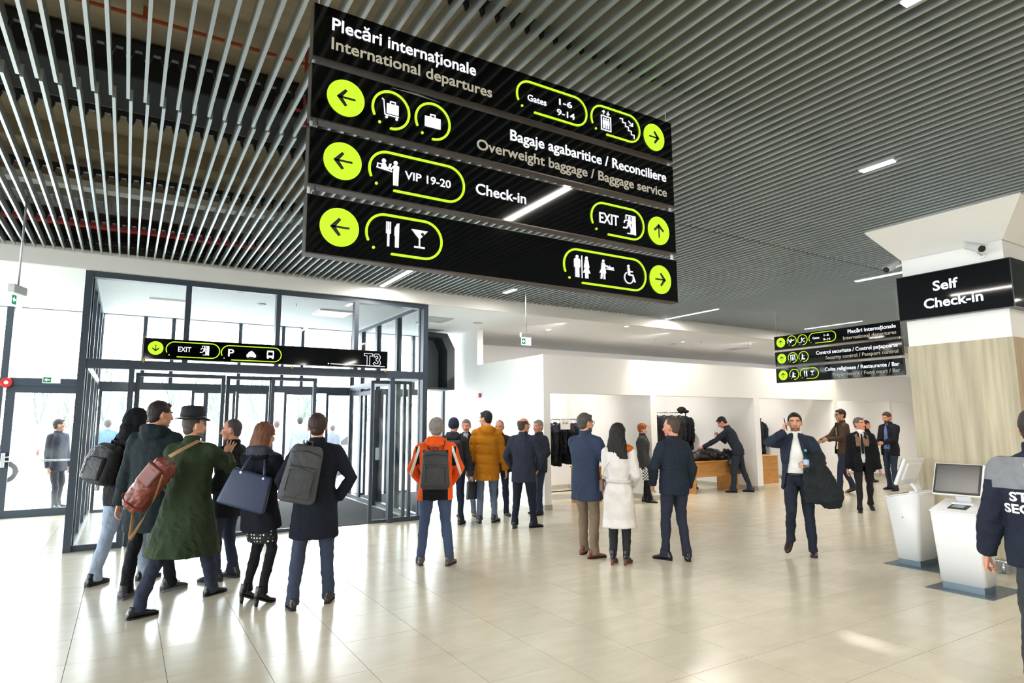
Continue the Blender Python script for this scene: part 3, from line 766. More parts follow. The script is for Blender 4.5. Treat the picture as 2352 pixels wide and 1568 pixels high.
obj('bracket', bm, mat('yellow_zinc', '#C9A23A', 0.4, 0.6), S2)
# ------------------------------------------------------------------ far three-row sign (faces the camera side, runs across)
S3 = empty('hanging_sign', (12.0, 7.22, 0), -pi / 2); tag(S3, 'black three-row hanging direction sign beside the pillar', 'sign')
def LY(y): return 7.22 - y            # world Y -> local x
rw = [(3.25, 3.535), (2.90, 3.195), (2.54, 2.84)]
R3 = [sign_row(S3, LY(8.54), LY(5.91), a, b, 0.06) for a, b in rw]
p = R3[0]; arrow_disc(LY(8.38), 3.40, 0.105, 'u', p); pill(LY(8.225), LY(8.01), 3.30, 3.515, p); picto('plane', LY(8.19), LY(8.05), 3.35, 3.47, p); pill(LY(7.975), LY(7.76), 3.295, 3.51, p); picto('escalator', LY(7.94), LY(7.80), 3.34, 3.46, p)
pill(LY(7.72), LY(7.14), 3.30, 3.51, p); text_obj('Gates', LY(7.64), LY(7.49), 3.385, 0.043, p); text_obj('1-6', LY(7.39), LY(7.28), 3.42, 0.042, p); text_obj('9-14', LY(7.41), LY(7.26), 3.335, 0.042, p)
text_obj('Plecări internaționale', LY(6.895), LY(5.985), 3.415, 0.070, p); text_obj('International departures', LY(6.995), LY(5.985), 3.30, 0.066, p, M_beige)
p = R3[1]; arrow_disc(LY(8.38), 3.05, 0.105, 'u', p); pill(LY(8.225), LY(8.01), 2.945, 3.155, p); picto('gate', LY(8.17), LY(8.06), 2.99, 3.11, p); pill(LY(7.975), LY(7.76), 2.945, 3.155, p); picto('pray', LY(7.93), LY(7.82), 2.99, 3.11, p)
text_obj('Control securitate / Control pașapoarte', LY(7.585), LY(5.98), 3.06, 0.070, p); text_obj('Security control / Passport control', LY(7.385), LY(5.98), 2.945, 0.066, p, M_beige)
p = R3[2]; arrow_disc(LY(8.37), 2.69, 0.105, 'u', p); pill(LY(8.215), LY(8.0), 2.585, 2.80, p); picto('pray', LY(8.17), LY(8.06), 2.63, 2.75, p); pill(LY(7.97), LY(7.56), 2.585, 2.80, p); picto('forkknife', LY(7.88), LY(7.81), 2.63, 2.75, p); picto('cocktail', LY(7.74), LY(7.65), 2.65, 2.74, p)
text_obj('Culte religioase / Restaurante / Bar', LY(7.42), LY(5.975), 2.71, 0.070, p); text_obj('Prayer rooms / Food court / Bar', LY(7.26), LY(5.975), 2.595, 0.066, p, M_beige)
bm = bm_new()
for x in (LY(8.50), LY(5.95)):
    add_cyl(bm, (x, 0.03, 3.53), (x, 0.03, 4.9), 0.004, n=6)
    for a, b in ((3.195, 3.25), (2.84, 2.90)): bx(bm, x - 0.006, x + 0.006, 0.02, 0.04, a, b)
obj('suspension', bm, M_steel, S3)
# ------------------------------------------------------------------ self check-in sign wrapped round the pillar
S4 = empty('pillar_sign', (8.53, 2.965, 0)); tag(S4, 'black sign wrapped round the pillar, lettered Self Check-in', 'sign')
bm = bm_new()
bx(bm, -0.02, 0.05, -0.02, 1.22, 2.99, 3.55); bx(bm, 0.05, 1.22, -0.02, 0.05, 2.99, 3.55)
obj('sign_panel', bm, M_signblack, S4)
bm = bm_new()
for z in (2.982, 3.55): bx(bm, -0.024, 0.05, -0.024, 1.224, z, z + 0.008); bx(bm, 0.05, 1.22, -0.024, 0.05, z, z + 0.008)
bx(bm, -0.024, -0.016, -0.024, -0.016, 2.99, 3.55); bx(bm, -0.023, 0.05, 1.22, 1.224, 2.99, 3.55)
obj('edge_profile', bm, mat('sign_rim', '#3A3A3E', 0.3, 0.5), S4)
fr = empty('front_face', (-0.021, 1.22, 0), -pi / 2, S4)
text_obj('Self', 0.42, 0.70, 3.315, 0.115, fr, bold=0.03); text_obj('Check-in', 0.30, 0.945, 3.105, 0.115, fr, bold=0.03)
sd = empty('side_face', (0.0, -0.021, 0), 0, S4)
text_obj('Self', 0.42, 0.70, 3.315, 0.115, sd, bold=0.03); text_obj('Check-in', 0.30, 0.945, 3.105, 0.115, sd, bold=0.03)
# ------------------------------------------------------------------ hanging emergency exit lamps
def exit_lamp(x, y, z, rod_top, label, rz=0.0):
    e = empty('exit_lamp', (x, y, z), rz); tag(e, label, 'exit lamp')
    bm = bm_new(); add_cyl(bm, (0, 0, 0.23), (0, 0, rod_top - z), 0.011, n=8); obj('rod', bm, M_steel, e)
    bm = bm_new(); bx(bm, -0.12, 0.12, -0.035, 0.035, 0.14, 0.23, 0.008); obj('housing', bm, mat('lamp_grey', '#C9CDD2', 0.4), e)
    bm = bm_new(); bx(bm, -0.105, 0.105, -0.006, 0.006, 0.0, 0.14); obj('lit_plate', bm, emitter('lamp_white', '#F4FFFA', 1.6), e)
    bm = bm_new()
    prism(bm, [(-0.10, 0.02), (-0.02, 0.02), (-0.02, 0.12), (-0.10, 0.12)], -0.006, 0.002); obj('green_field', bm, emitter('exit_green', '#2C9A6A', 0.8), e)
    bm = bm_new(); prism(bm, [(-0.09, 0.07), (-0.06, 0.10), (-0.06, 0.08), (-0.035, 0.08), (-0.035, 0.06), (-0.06, 0.06), (-0.06, 0.04)], -0.008, 0.002); obj('pictogram', bm, emitter('lamp_white', '#F4FFFA', 1.6), e)
exit_lamp(6.17, 9.54, 3.115, 4.2, 'small white emergency exit lamp on a rod, right of the vestibule')
exit_lamp(-1.085, 8.39, 2.96, 4.2, 'small hanging emergency exit lamp seen edge-on at the far left, on a rod', radians(70))
e = empty('exit_plate', (-1.28, YF - 0.08, 2.57)); tag(e, 'green and white exit plate over the emergency door', 'exit sign')
bm = bm_new(); bx(bm, -0.14, 0.14, 0, 0.02, -0.06, 0.06); obj('plate', bm, emitter('lamp_white', '#F4FFFA', 1.6), e)
bm = bm_new(); bx(bm, -0.13, -0.005, -0.004, 0, -0.05, 0.05); obj('green_field', bm, emitter('exit_green', '#2C9A6A', 0.8), e)
bm = bm_new(); prism(bm, [(-0.12, 0), (-0.07, 0.035), (-0.07, 0.012), (-0.02, 0.012), (-0.02, -0.012), (-0.07, -0.012), (-0.07, -0.035)], -0.004, 0.002); obj('pictogram', bm, M_white, e)
# alarms
def disc_alarm(loc, axis, r, label):
    e = empty('alarm_sounder', loc); tag(e, label, 'alarm')
    bm = bm_new(); a = Vector(axis)
    add_cyl(bm, (0, 0, 0), a * 0.05, r, r * 0.85, n=20); obj('body', bm, M_red, e)
    bm = bm_new(); add_cyl(bm, a * 0.05, a * 0.056, r * 0.35, n=14); obj('lens', bm, M_white, e)
disc_alarm((7.1, 13.0, 2.35), (-1, 0, 0), 0.055, 'small red alarm sounder on the bright white wall before the cloakrooms')
disc_alarm((-1.96, YF - 0.07, 2.50), (0, -1, 0), 0.10, 'red and white alarm sounder on the facade frame at the far left')
# ------------------------------------------------------------------ people: builders
def eval_mods(bm, mods):
    me = bpy.data.meshes.new('tmp'); bm.to_mesh(me); bm.free()
    o = bpy.data.objects.new('tmp', me); C.objects.link(o)
    for t, kw in mods:
        m = o.modifiers.new('m', t)
        for k, v in kw.items(): setattr(m, k, v)
    out = bpy.data.meshes.new_from_object(o.evaluated_get(bpy.context.evaluated_depsgraph_get()))
    bpy.data.objects.remove(o); bpy.data.meshes.remove(me)
    b = bm_new(); b.from_mesh(out); bpy.data.meshes.remove(out)
    for f in b.faces: f.smooth = True
    return b
def remesh(bm, vox, smooth=2, dec=None):
    mods = [('REMESH', dict(mode='VOXEL', voxel_size=vox))]
    if smooth: mods.append(('SMOOTH', dict(factor=0.5, iterations=smooth)))
    if dec: mods.append(('DECIMATE', dict(ratio=dec)))
    return eval_mods(bm, mods)
def bm_transform(bm, M): bmesh.ops.transform(bm, matrix=M, verts=bm.verts[:])
def bm_join(dst, src, M=None, mi=None):
    """append src bmesh (kept) into dst"""
    vm = {}
    for v in src.verts: vm[v] = dst.verts.new(M @ v.co if M is not None else v.co)
    flip = M is not None and M.to_3x3().determinant() < 0
    for f in src.faces:
        vs = [vm[v] for v in f.verts]
        if flip: vs.reverse()
        nf = dst.faces.new(vs); nf.smooth = True; nf.material_index = f.material_index if mi is None else mi
def fbm(p, fx, fz):
    return noise.noise(Vector((p.x * fx, p.y * fx, p.z * fz)))
def fold(bm, amp, fx=9, fz=3.2, seed=0.0, quilt=None, fine=0.4, zmax=9):
    bm.normal_update(); off = Vector((seed * 3.7, seed * 1.3, seed * 2.1)); mv = []
    for v in bm.verts:
        p = v.co + off; d = 0
        if v.co.z < zmax: d = amp * (1.25 * fbm(p, fx, fz) + fine * noise.noise(p * 21) + .9 * (.35 - abs(noise.noise(Vector((p.x * fx * 1.5 + p.z * 3, p.y * fx * 1.5, p.z * fz * 2.2))))))
        if quilt:
            kind, step, depth = quilt
            q = (v.co.z if kind == 'h' else v.co.x + 0.35 * abs(v.co.y)) % step; q = min(q, step - q)
            d += depth * (1 - math.exp(-(q / (step * 0.16)) ** 2)) - depth
        mv.append(v.normal * d)
    for v, m in zip(bm.verts, mv): v.co += m
# --- head
def make_head(fem=False):
    b = bm_new(); w = 0.94 if fem else 1.0
    add_ell(b, (0, 0.0, .165), (.077 * w, .097, .098), u=20, v=14); add_ell(b, (0, .040, .112), (.060 * w, .062, .078), u=18, v=12)
    tube(b, [(0, .03, .075), (0, .075, .052)], [(.050 * w, .030), (.030 * w, .022)], n=14); add_ell(b, (0, .080, .052), (.026 * w, .022, .020))
    tube(b, [(0, .100, .160), (0, .110, .135), (0, .121, .116), (0, .112, .106)], [.007, .010, .0135, .010], n=10)
    for s in (-1, 1):
        add_ell(b, (s * .013, .106, .112), (.009, .012, .008)); add_ell(b, (s * .036 * w, .072, .122), (.026, .026, .026)); add_ell(b, (s * .030, .088, .172), (.026, .012, .008))
        add_ell(b, (s * .080 * w, -.004, .138), (.009, .020, .032), rot=Matrix.Rotation(s * .25, 3, 'Z')); add_ell(b, (s * .077 * w, .006, .112), (.008, .010, .012))
    add_ell(b, (0, .098, .091), (.024, .010, .006)); add_ell(b, (0, .096, .080), (.022, .011, .007))
    tube(b, [(0, -.022, -.05), (0, -.015, .02), (0, -.004, .10)], [(.054 * w, .055), (.053 * w, .055), (.055 * w, .058)], n=18)
    b = remesh(b, .0055, 3)
    for v in b.verts:
        if v.co.y > .05:
            for s in (-1, 1):
                r2 = ((v.co.x - s * .031) / .016) ** 2 + ((v.co.z - .151) / .009) ** 2
                v.co.y -= .007 * math.exp(-r2)
            v.co.y -= .003 * math.exp(-(v.co.x / .02) ** 2 - ((v.co.z - .0855) / .0025) ** 2)
    for f in b.faces:
        c = f.calc_center_median()
        if c.y > .06:
            ax = abs(c.x)
            if ((ax - .031) / .0125) ** 2 + ((c.z - .151) / .0055) ** 2 < 1: f.material_index = 1 if ax > .027 and ax < .036 else 3
            elif .012 < ax < .052 and abs(c.z - (.170 - (ax - .03) ** 2 * 4)) < .0048: f.material_index = 1
            elif ax < .025 and abs(c.z - .0865) < .010 and c.y > .09: f.material_index = 2
        if c.y > .012 and c.z < (.078 + .25 * max(0, abs(c.x) - .02) if abs(c.x) > .03 or c.z < .085 else .0) + (.0) and c.z > .02 and f.material_index == 0 or (f.material_index == 0 and c.y > .09 and .095 < c.z < .103 and abs(c.x) < .028): f.material_index = 4      # beard zone
    return b
HEADS = {False: make_head(False), True: make_head(True)}
def make_hand(curl, spread=0.0):
    b = bm_new()
    tube(b, [(0, -.03, 0), (0, 0, 0), (0, .035, 0), (0, .075, 0), (0, .092, 0)], [(.024, .020), (.025, .018), (.034, .016), (.040, .014), (.037, .010)], n=14, ref=(0, 0, 1))
    for x, L, a in ((-.030, .070, .16), (-.010, .078, .05), (.011, .072, -.05), (.029, .058, -.16)):
        p = Vector((x, .086, 0)); pts = [Vector((x * .8, .06, 0)), p]; ang = 0.0; sl = a * (0.25 + spread)
        for k, fr in enumerate((.45, .31, .24)):
            ang += curl * (1.0 if k else 0.8)
            d = Vector((-sin(sl) * cos(ang), cos(sl) * cos(ang), -sin(ang)))
            p = p + d * L * fr; pts.append(p)
        tube(b, pts, [.009, .0092, .0085, .0078, .0062], n=8, ref=(0, 0, 1)); add_ell(b, pts[-1], (.0062,) * 3, u=8, v=6)
    t = [Vector((-.020, .02, -.002)), Vector((-.040, .045, -.008 - .01 * curl)), Vector((-.050 + .012 * curl, .072, -.014 - .018 * curl)), Vector((-.052 + .03 * curl, .095 - .006 * curl, -.018 - .028 * curl))]
    tube(b, t, [.014, .0125, .010, .0075], n=8, ref=(0, 0, 1)); add_ell(b, t[-1], (.0075,) * 3, u=8, v=6)
    return remesh(b, .0048, 1)
HANDS = {'relaxed': make_hand(.42), 'open': make_hand(.12, 1.4), 'grip': make_hand(1.05), 'fist': make_hand(1.35)}
# --- shoes (toe along +Y, origin under the ankle)
def make_shoe(kind):
    b = bm_new(); s = bm_new()
    sec = [(-.085, .020, .050), (-.074, .031, .078), (-.03, .036, .098), (.02, .038, .092), (.055, .041, .074), (.10, .045, .058), (.14, .042, .048), (.168, .032, .038), (.184, .018, .028)]
    lift = (lambda y: 0.0) if kind != 'heel' else (lambda y: .070 * max(0, min(1, (0.10 - y) / .15)) ** 1.2)
    if kind == 'heel': sec = [(y, w * .84, h * (.92 if y > .1 else 1.0)) for y, w, h in sec]
    if kind == 'chunky': sec = [(y, w * 1.10, h * 1.12) for y, w, h in sec]
    rings = []; srings = []
    for y, w, h in sec:
        z0 = lift(y); rings.append([b.verts.new((w * math.copysign(abs(cos(a)) ** .8, cos(a)), y, z0 + .012 + (h - .012) * (.5 + .5 * math.copysign(abs(sin(a)) ** .8, sin(a))))) for a in [2 * pi * k / 16 for k in range(16)]])
        th = .012 if kind != 'chunky' else .026
        w2 = w * .93 - .001; ys = y * .985; srings.append([s.verts.new(p) for p in ((-w2, ys, z0), (w2, ys, z0), (w2, ys, z0 + th), (-w2, ys, z0 + th))])
    for R_, bb in ((rings, b), (srings, s)):
        n = len(R_[0])
        for p, q in zip(R_, R_[1:]):
            for k in range(n): bb.faces.new((p[k], p[(k + 1) % n], q[(k + 1) % n], q[k]))
        bb.faces.new(R_[0][::-1]); bb.faces.new(R_[-1])
    top = {'low': .085, 'boot': .115, 'chunky': .12, 'heel': .24}[kind]; hz = lift(-.02)
    if kind == 'heel': top = .13
    tube(b, [(0, -.035, .05 + hz), (0, -.028, .10 + hz), (0, -.022, top + hz)], [(.036, .042), (.037, .045), (.038, .046)], n=16)
    b = remesh(b, .007, 2)
    if kind == 'heel': tube(s, [(0, -.060, .074), (0, -.066, .002)], [(.021, .022), (.015, .014)], n=10, power=3)
    elif kind == 'low': bx(s, -.026, .026, -.074, -.02, 0.0, .018, .004)
    if kind in ('boot', 'chunky'):
        for k in range(5): tube(s, [(-.018, .03 + k * .016, .10 - k * .008), (0, .034 + k * .016, .110 - k * .009), (.018, .03 + k * .016, .10 - k * .008)], .0035, n=5, mi=1)
    return b, s
SHOES = {k: make_shoe(k) for k in ('low', 'boot', 'chunky', 'heel')}
SHOE_ME = {}
def ik(a, c, l1, l2, pole):
    a, c = Vector(a), Vector(c); d = c - a; L = d.length; mx = (l1 + l2) * .998
    if L > mx: l1 *= L / mx; l2 *= L / mx
    x = (l1 * l1 - l2 * l2 + L * L) / (2 * L); h = math.sqrt(max(l1 * l1 - x * x, 0))
    dn = d / L; p = Vector(pole); p = p - dn * p.dot(dn); p = p.normalized() if p.length > 1e-6 else Vector((0, 1, 0))
    return a + dn * x + p * h, c
SKIN = {'light': '#D9A283', 'mid': '#C48B6A', 'ruddy': '#CF8F74', 'pale': '#E2B49A'}
def hair_bm(style, fem, seed):
    b = bm_new()
    if style in ('short', 'buzz', 'curly', 'balding', 'shortfem'):
        g = {'short': .007, 'buzz': .001, 'curly': .013, 'balding': .004, 'shortfem': .016}[style]
        add_ell(b, (0, -.012, .174), (.078 + g, .094 + g, .093 + g), u=20, v=14)
        add_ell(b, (0, -.040, .115), (.060 + g * .6, .052 + g * .6, .060), u=16, v=12)
        if style == 'short': add_ell(b, (0, .055, .232), (.050, .036, .024))
    else:
        g = .014; add_ell(b, (0, -.010, .174), (.078 + g, .097 + g, .096 + g), u=20, v=14)
        bot = {'long': -.16, 'bob': -.02}[style]; lw = 1.12 if style == 'long' else 1.0
        tube(b, [(0, -.03, .19), (0, -.045, .08), (0, -.055, 0), (0, -.075, bot)], [(.090 * lw, .080), (.100 * lw, .076), (.116 * lw, .066), (.136 * lw, .042)], n=20)
    b = remesh(b, .008, 2)
    c0 = Vector((0, 0, .155))
    for v in b.verts:
        p = v.co; sh = 0
        if p.y > .015 and p.z < .200 + (.0 if abs(p.x) < .05 else -.04): sh = 1
        if style in ('short', 'buzz', 'balding', 'curly') and p.y > -.02 and p.z < .148: sh = 1
        if style == 'balding' and p.z > .218 - .25 * max(0, p.y): sh = 1
        if style in ('long', 'bob') and p.y > .05 and p.z < .20: sh = 1
        if sh: v.co = c0 + (p - c0) * (.86 if style not in ('long', 'bob') else .80)
    am = {'short': .004, 'buzz': .001, 'curly': .012, 'balding': .004, 'shortfem': .011, 'long': .010, 'bob': .008}[style]
    b.normal_update()
    mv = [v.normal * am * (noise.noise(Vector((v.co.x * 60, v.co.y * 60, v.co.z * (12 if style in ('long', 'bob') else 45))) + Vector((seed, 0, 0)))) for v in b.verts]
    for v, m in zip(b.verts, mv): v.co += m
    return b
FAB = {}
def fabric(col, rough=0.85, var=0.10, bump=0.25, bscale=160, spec=0.2):
    key = 'cloth_' + col.strip('#') + ('_%d' % (rough * 100))
    if key in MATS: return MATS[key]
    c = rgb(col); lum = .3 * c[0] + .5 * c[1] + .2 * c[2]; k = .30 if c[2] > c[0] else 0.0
    cc = tuple(v + (lum - v) * k for v in c)
    m = mat(key, cc, rough, var=var, vscale=7, bump=bump, bscale=bscale, spec=spec); nt = m.node_tree
    mp = [n for n in nt.nodes if n.type == 'MAPPING'][0]; bp = [n for n in nt.nodes if n.type == 'BUMP'][0]
    if sum(rgb(col)) > 1.8: bp.inputs['Strength'].default_value = .05; return m
    n = nt.nodes.new('ShaderNodeTexNoise'); n.inputs['Scale'].default_value = 9; n.inputs['Detail'].default_value = 3; n.inputs['Distortion'].default_value = 1.2
    nt.links.new(mp.outputs[0], n.inputs['Vector']); b2 = nt.nodes.new('ShaderNodeBump'); b2.inputs['Strength'].default_value = .55; b2.inputs['Distance'].default_value = .035
    nt.links.new(n.outputs['Fac'], b2.inputs['Height']); nt.links.new(b2.outputs['Normal'], bp.inputs['Normal'])
    return m
PCOUNT = [0]
def person(pos, rel, h, label, skin='light', female=False, lean=0.0, tilt=0.0, head=(0, 0), feet=None, arms=None, top=None, shirt=None, legs=None, shoe=('low', '#15130F'),
           hair=('short', '#2A211B'), beard=None, glasses=False, scarf=None, skirt=None, tie=None, vox=0.013, belt=None, heading=None, group=None):
    PCOUNT[0] += 1; seed = PCOUNT[0] * 1.7
    s = h / 1.78
    th = (math.atan2(pos[1], pos[0]) - radians(rel)) if heading is None else heading
    pz = Vector((0, 0, .96))
    Mu = Matrix.Translation(pz) @ Matrix.Rotation(-lean, 4, 'X') @ Matrix.Rotation(tilt, 4, 'Y') @ Matrix.Translation(-pz)
    def up(v):
        v = Vector(v); w = max(0, min(1, (v.z - .90) / .16)); return v.lerp(Mu @ v, w)
    wd = .90 if female else 1.0
    hipw = .092
    ft = dict(L=(-.11, 0, 0, -8, 0), R=(.11, 0, 0, 8, 0)); ft.update(feet or {})
    heel = shoe[0] == 'heel'
    J = {}
    for sd, sx in (('L', -1), ('R', 1)):
        fx, fy, fz, yw, pt = ft[sd]
        ank = Vector((fx, fy, fz + (.14 if heel else .085)))
        if pt: ank += Vector((0, .10 - .10 * cos(radians(pt)), .10 * sin(radians(pt))))
        hp = Vector((sx * hipw * wd, 0, .93)); kn, an = ik(hp, ank, .430, .422, (sin(radians(-yw)) * .3, 1, 0))
        J[sd] = (hp, kn, ank)
        sh = up((sx * .172 * wd, -.012, 1.422))
        A = dict(w=(sx * .27 * wd, .05, .82), p=(sx * .5, -1, 0), hand='relaxed', palm=None); A.update((arms or {}).get(sd, {}))
        el, wr = ik(sh, A['w'], .295, .255, A['p'])
        J['a' + sd] = (sh, el, wr, A)
    Mh = Matrix.Translation(up((0, -.012, 1.515))) @ Matrix.Rotation(radians(-head[0]), 4, 'Z') @ Matrix.Rotation(radians(head[1]) - lean * .5, 4, 'X') @ Matrix.Scale(1.05, 4)
    # ---- body: one continuous surface for torso and limbs, with head and hands carried on it
    b = bm_new()
    tube(b, [up((0, 0, z)) for z in (.86, .95, 1.07, 1.22, 1.34, 1.43, 1.49)], [(.13 * wd, .08), (.135 * wd, .085), (.115 * wd, .075), (.13 * wd, .085), (.14 * wd, .09), (.13 * wd, .078), (.06, .055)], n=18)
    tube(b, [up((0, -.012, 1.45)), up((0, -.015, 1.52)), Mh @ Vector((0, -.012, .04))], [(.060, .060), (.054 * wd, .055), (.050 * wd, .052)], n=14)
    for sd in 'LR':
        hp, kn, an = J[sd]; tube(b, [hp + Vector((0, 0, .03)), hp.lerp(kn, .4), kn, kn.lerp(an, .35), an, an - Vector((0, 0, .05))], [.076, .068, .048, .047, .034, .03], n=12)
        sh, el, wr, A = J['a' + sd]; tube(b, [sh, sh.lerp(el, .5), el, el.lerp(wr, .4), wr], [.052, .047, .037, .036, .026], n=12)
    b = remesh(b, .018, 2)
    bm_join(b, HEADS[female], Mh)
    for sd, sx in (('L', -1), ('R', 1)):
        sh, el, wr, A = J['a' + sd]
        Y = (wr - el).normalized()
        if A.get('hd'): Y = Vector(A['hd']).normalized()
        pd = Vector(A['palm']) if A['palm'] else Vector((-sx, 0.25, 0)); Z = -(pd - Y * pd.dot(Y)).normalized(); X = Y.cross(Z)
        M = Matrix((X, Y, Z)).transposed().to_4x4(); M.translation = wr + Y * .012
        if sd == 'L': M = M @ Matrix.Diagonal((-1, 1, 1, 1))
        if A['hand']: bm_join(b, HANDS[A['hand']], M)
        A['M'] = M
    skc = SKIN[skin]
    skm = mat('skin_' + skin, skc, 0.55, var=0.05, vscale=20); hm = mat('hair_' + hair[1].strip('#'), hair[1], 0.6, spec=0.3, var=0.2, vscale=30)
    lips = mat('lips_' + skin, {'light': '#B4705F', 'mid': '#9C604E', 'ruddy': '#B0695A', 'pale': '#C27A6C'}[skin], 0.5)
    eyew = mat('eye_white', '#C9BDB4', 0.4); brd = mat('beard_' + beard.strip('#'), beard, 0.8) if beard else skm
    root = obj('person', b, [skm, hm, lips, eyew, brd], smooth=True)
    tag(root, label, 'person', group)
    root.location = (pos[0], pos[1], 0); root.rotation_euler = (0, 0, th - pi / 2); root.scale = (s, s, s)
    # ---- trousers / tights
    if legs:
        col = legs[0]; wf = legs[1] if len(legs) > 1 else 1.0
        b = bm_new(); tube(b, [up((0, -.005, z)) for z in (.86, .93, 1.0, 1.05)], [(.150 * wd, .100), (.162 * wd, .112), (.156 * wd, .106), (.142 * wd, .095)], n=20)
        for sd in 'LR':
            hp, kn, an = J[sd]; dn = (an - kn).normalized()
            tube(b, [hp + Vector((0, 0, .02)), hp.lerp(kn, .35), kn.lerp(hp, .12), kn, kn.lerp(an, .3), kn.lerp(an, .8), an + Vector((0, .018, -.042))],
                 [(.086, .094), (.082 * wf, .090 * wf), (.064 * wf, .070 * wf), (.062 * wf, .066 * wf), (.058 * wf, .062 * wf), (.050 * wf, .058 * wf), (.055 * wf, .070 * wf)], n=16)
        b = remesh(b, vox, 2); fold(b, .010 if wf > .8 else .002, 10, 7, seed)
        obj('trousers' if wf > .8 else 'tights', b, fabric(col), root, smooth=True)
    # ---- shoes
    for sd, sx in (('L', -1), ('R', 1)):
        fx, fy, fz, yw, pt = ft[sd]; kind, sc = shoe[0], shoe[1]
        M = Matrix.Translation((fx, fy, fz)) @ Matrix.Rotation(radians(-yw), 4, 'Z') @ Matrix.Translation((0, .11, 0)) @ Matrix.Rotation(radians(-pt), 4, 'X') @ Matrix.Translation((0, -.11, 0))
        key = (kind, sc, shoe[2] if len(shoe) > 2 else '#101010')
        if key not in SHOE_ME:
            a = SHOES[kind][0].copy(); me = bpy.data.meshes.new('shoe'); a.to_mesh(me); a.free(); me.materials.append(mat('leather_' + sc.strip('#'), sc, .32, spec=.5))
            a = SHOES[kind][1].copy(); m2 = bpy.data.meshes.new('sole'); a.to_mesh(m2); a.free(); m2.materials.append(mat('sole_' + key[2].strip('#'), key[2], .6)); m2.materials.append(M_black)
            me.polygons.foreach_set('use_smooth', [True] * len(me.polygons)); SHOE_ME[key] = (me, m2)
        o = bpy.data.objects.new('shoe' if kind in ('low',) else 'boot', SHOE_ME[key][0]); link(o, root); o.matrix_local = M
        o2 = bpy.data.objects.new('sole', SHOE_ME[key][1]); link(o2, o)
    if shoe[0] == 'heel' and len(shoe) > 3:
        b = bm_new()
        for sd in 'LR':
            hp, kn, an = J[sd]; tube(b, [kn.lerp(hp, .35), kn.lerp(hp, .1), kn.lerp(an, .3), kn.lerp(an, .8), an, an - Vector((0, -.01, .035))], [.078, .070, .064, .052, .048, .045], n=14)
        b = remesh(b, .011, 1); fold(b, .005, 20, 20, seed); obj('boot_shaft', b, mat('suede_' + sc.strip('#'), sc, .8), root, smooth=True)
    # ---- garment helper
    def skirt_ring(z, pad, fl=0.0):
        pts = []
        for sd in 'LR':
            hp, kn, an = J[sd]
            if z > kn.z: t = (hp.z - z) / max(hp.z - kn.z, .01); p = hp.lerp(kn, max(0, min(1, t)))
            else: t = (kn.z - z) / max(kn.z - an.z, .01); p = kn.lerp(an, max(0, min(1, t)))
            pts.append(p)
        cx = (pts[0].x + pts[1].x) / 2; cy = (pts[0].y + pts[1].y) / 2
        return Vector((cx * .7, cy * .7, z)), (abs(pts[0].x - pts[1].x) / 2 + pad * wd + fl, abs(pts[0].y - pts[1].y) / 2 * .8 + pad * 1.12 + fl)
    def upper(spec, inner=False):
        g = dict(hem=.84, bulk=1.0, flare=.0, hood=None, collar=.045, quilt=None, open=None, paint=None, sleeves=True, fold=.011, taper=1.0, cuffs=0)
        g.update(spec); k = g['bulk']; b = bm_new()
        zs = [1.0, 1.10, 1.22, 1.34, 1.42, 1.475, 1.505]
        rr = [(.172 * wd, .122), (.162 * wd * g['taper'], .114), (.174 * wd, .124), (.186 * wd, .128), (.168 * wd, .108), (.105, .082), (.075, .074)]
        pts, rads = [], []
        nlow = 5; z0 = g['hem']
        for i in range(nlow):
            z = z0 + (.95 - z0) * i / (nlow - 1) if z0 < .95 else None
            if z is None: break
            c, r = skirt_ring(z, .096 * k, g['flare'] * (1 - i / nlow))
            base = (.188 * wd * k, .142 * k)
            pts.append(c if z < .93 else Vector((c.x * .3, c.y * .3, z))); rads.append((max(r[0], base[0] * .92), max(r[1], base[1] * .92)))
        for z, r in zip(zs, rr):
            if z < z0: continue
            pts.append(up((0, -.005, z))); rads.append((r[0] * k, r[1] * k))
        tube(b, pts, rads, n=28, power=2.25)
        if g['collar']:
            c = g['collar']; tube(b, [up((0, -.014, 1.45)), up((0, -.018, 1.50)), up((0, -.016, 1.51 + c))], [(.098, .088), (.079, .078), (.075, .076)], n=20)
        if g['sleeves']:
            for sd, sx in (('L', -1), ('R', 1)):
                sh, el, wr, A = J['a' + sd]; e = (wr - el).normalized()
                add_ell(b, sh + Vector((0, 0, -.004)), (.070 * k, .072 * k, .070 * k), u=16, v=12)
                tube(b, [up((sx * .03, -.014, 1.480)), up((sx * .10 * wd, -.012, 1.452)), sh + Vector((-sx * .01, 0, .006))], [.050 * k, .056 * k, .064 * k], n=14)
                tube(b, [sh, sh.lerp(el, .3), sh.lerp(el, .7), el, el.lerp(wr, .35), wr - e * .03, wr + e * .012],
                     [.070 * k, .069 * k, .060 * k, .057 * k, .055 * k, .047 * k, .046 * k], n=16)
        if g['hood'] == 'down':
            add_ell(b, up((0, -.105, 1.475)), (.120, .070, .062), u=18, v=12)
            tube(b, [up(p) for p in ((-.085, .03, 1.475), (-.115, -.04, 1.50), (-.08, -.11, 1.525), (0, -.14, 1.53), (.08, -.11, 1.525), (.115, -.04, 1.50), (.085, .03, 1.475))], [.022, .034, .040, .042, .040, .034, .022], n=12, ref=(0, 0, 1))
        if g['hood'] == 'up':
            v0 = len(b.verts); hb = bm_new(); add_ell(hb, (0, -.018, .160), (.104, .122, .128), u=20, v=14); tube(hb, [(0, -.03, -.06), (0, -.03, .08)], [(.10, .10), (.10, .11)], n=18); bm_join(b, hb, Mh); hb.free()
        b = remesh(b, vox, 2)
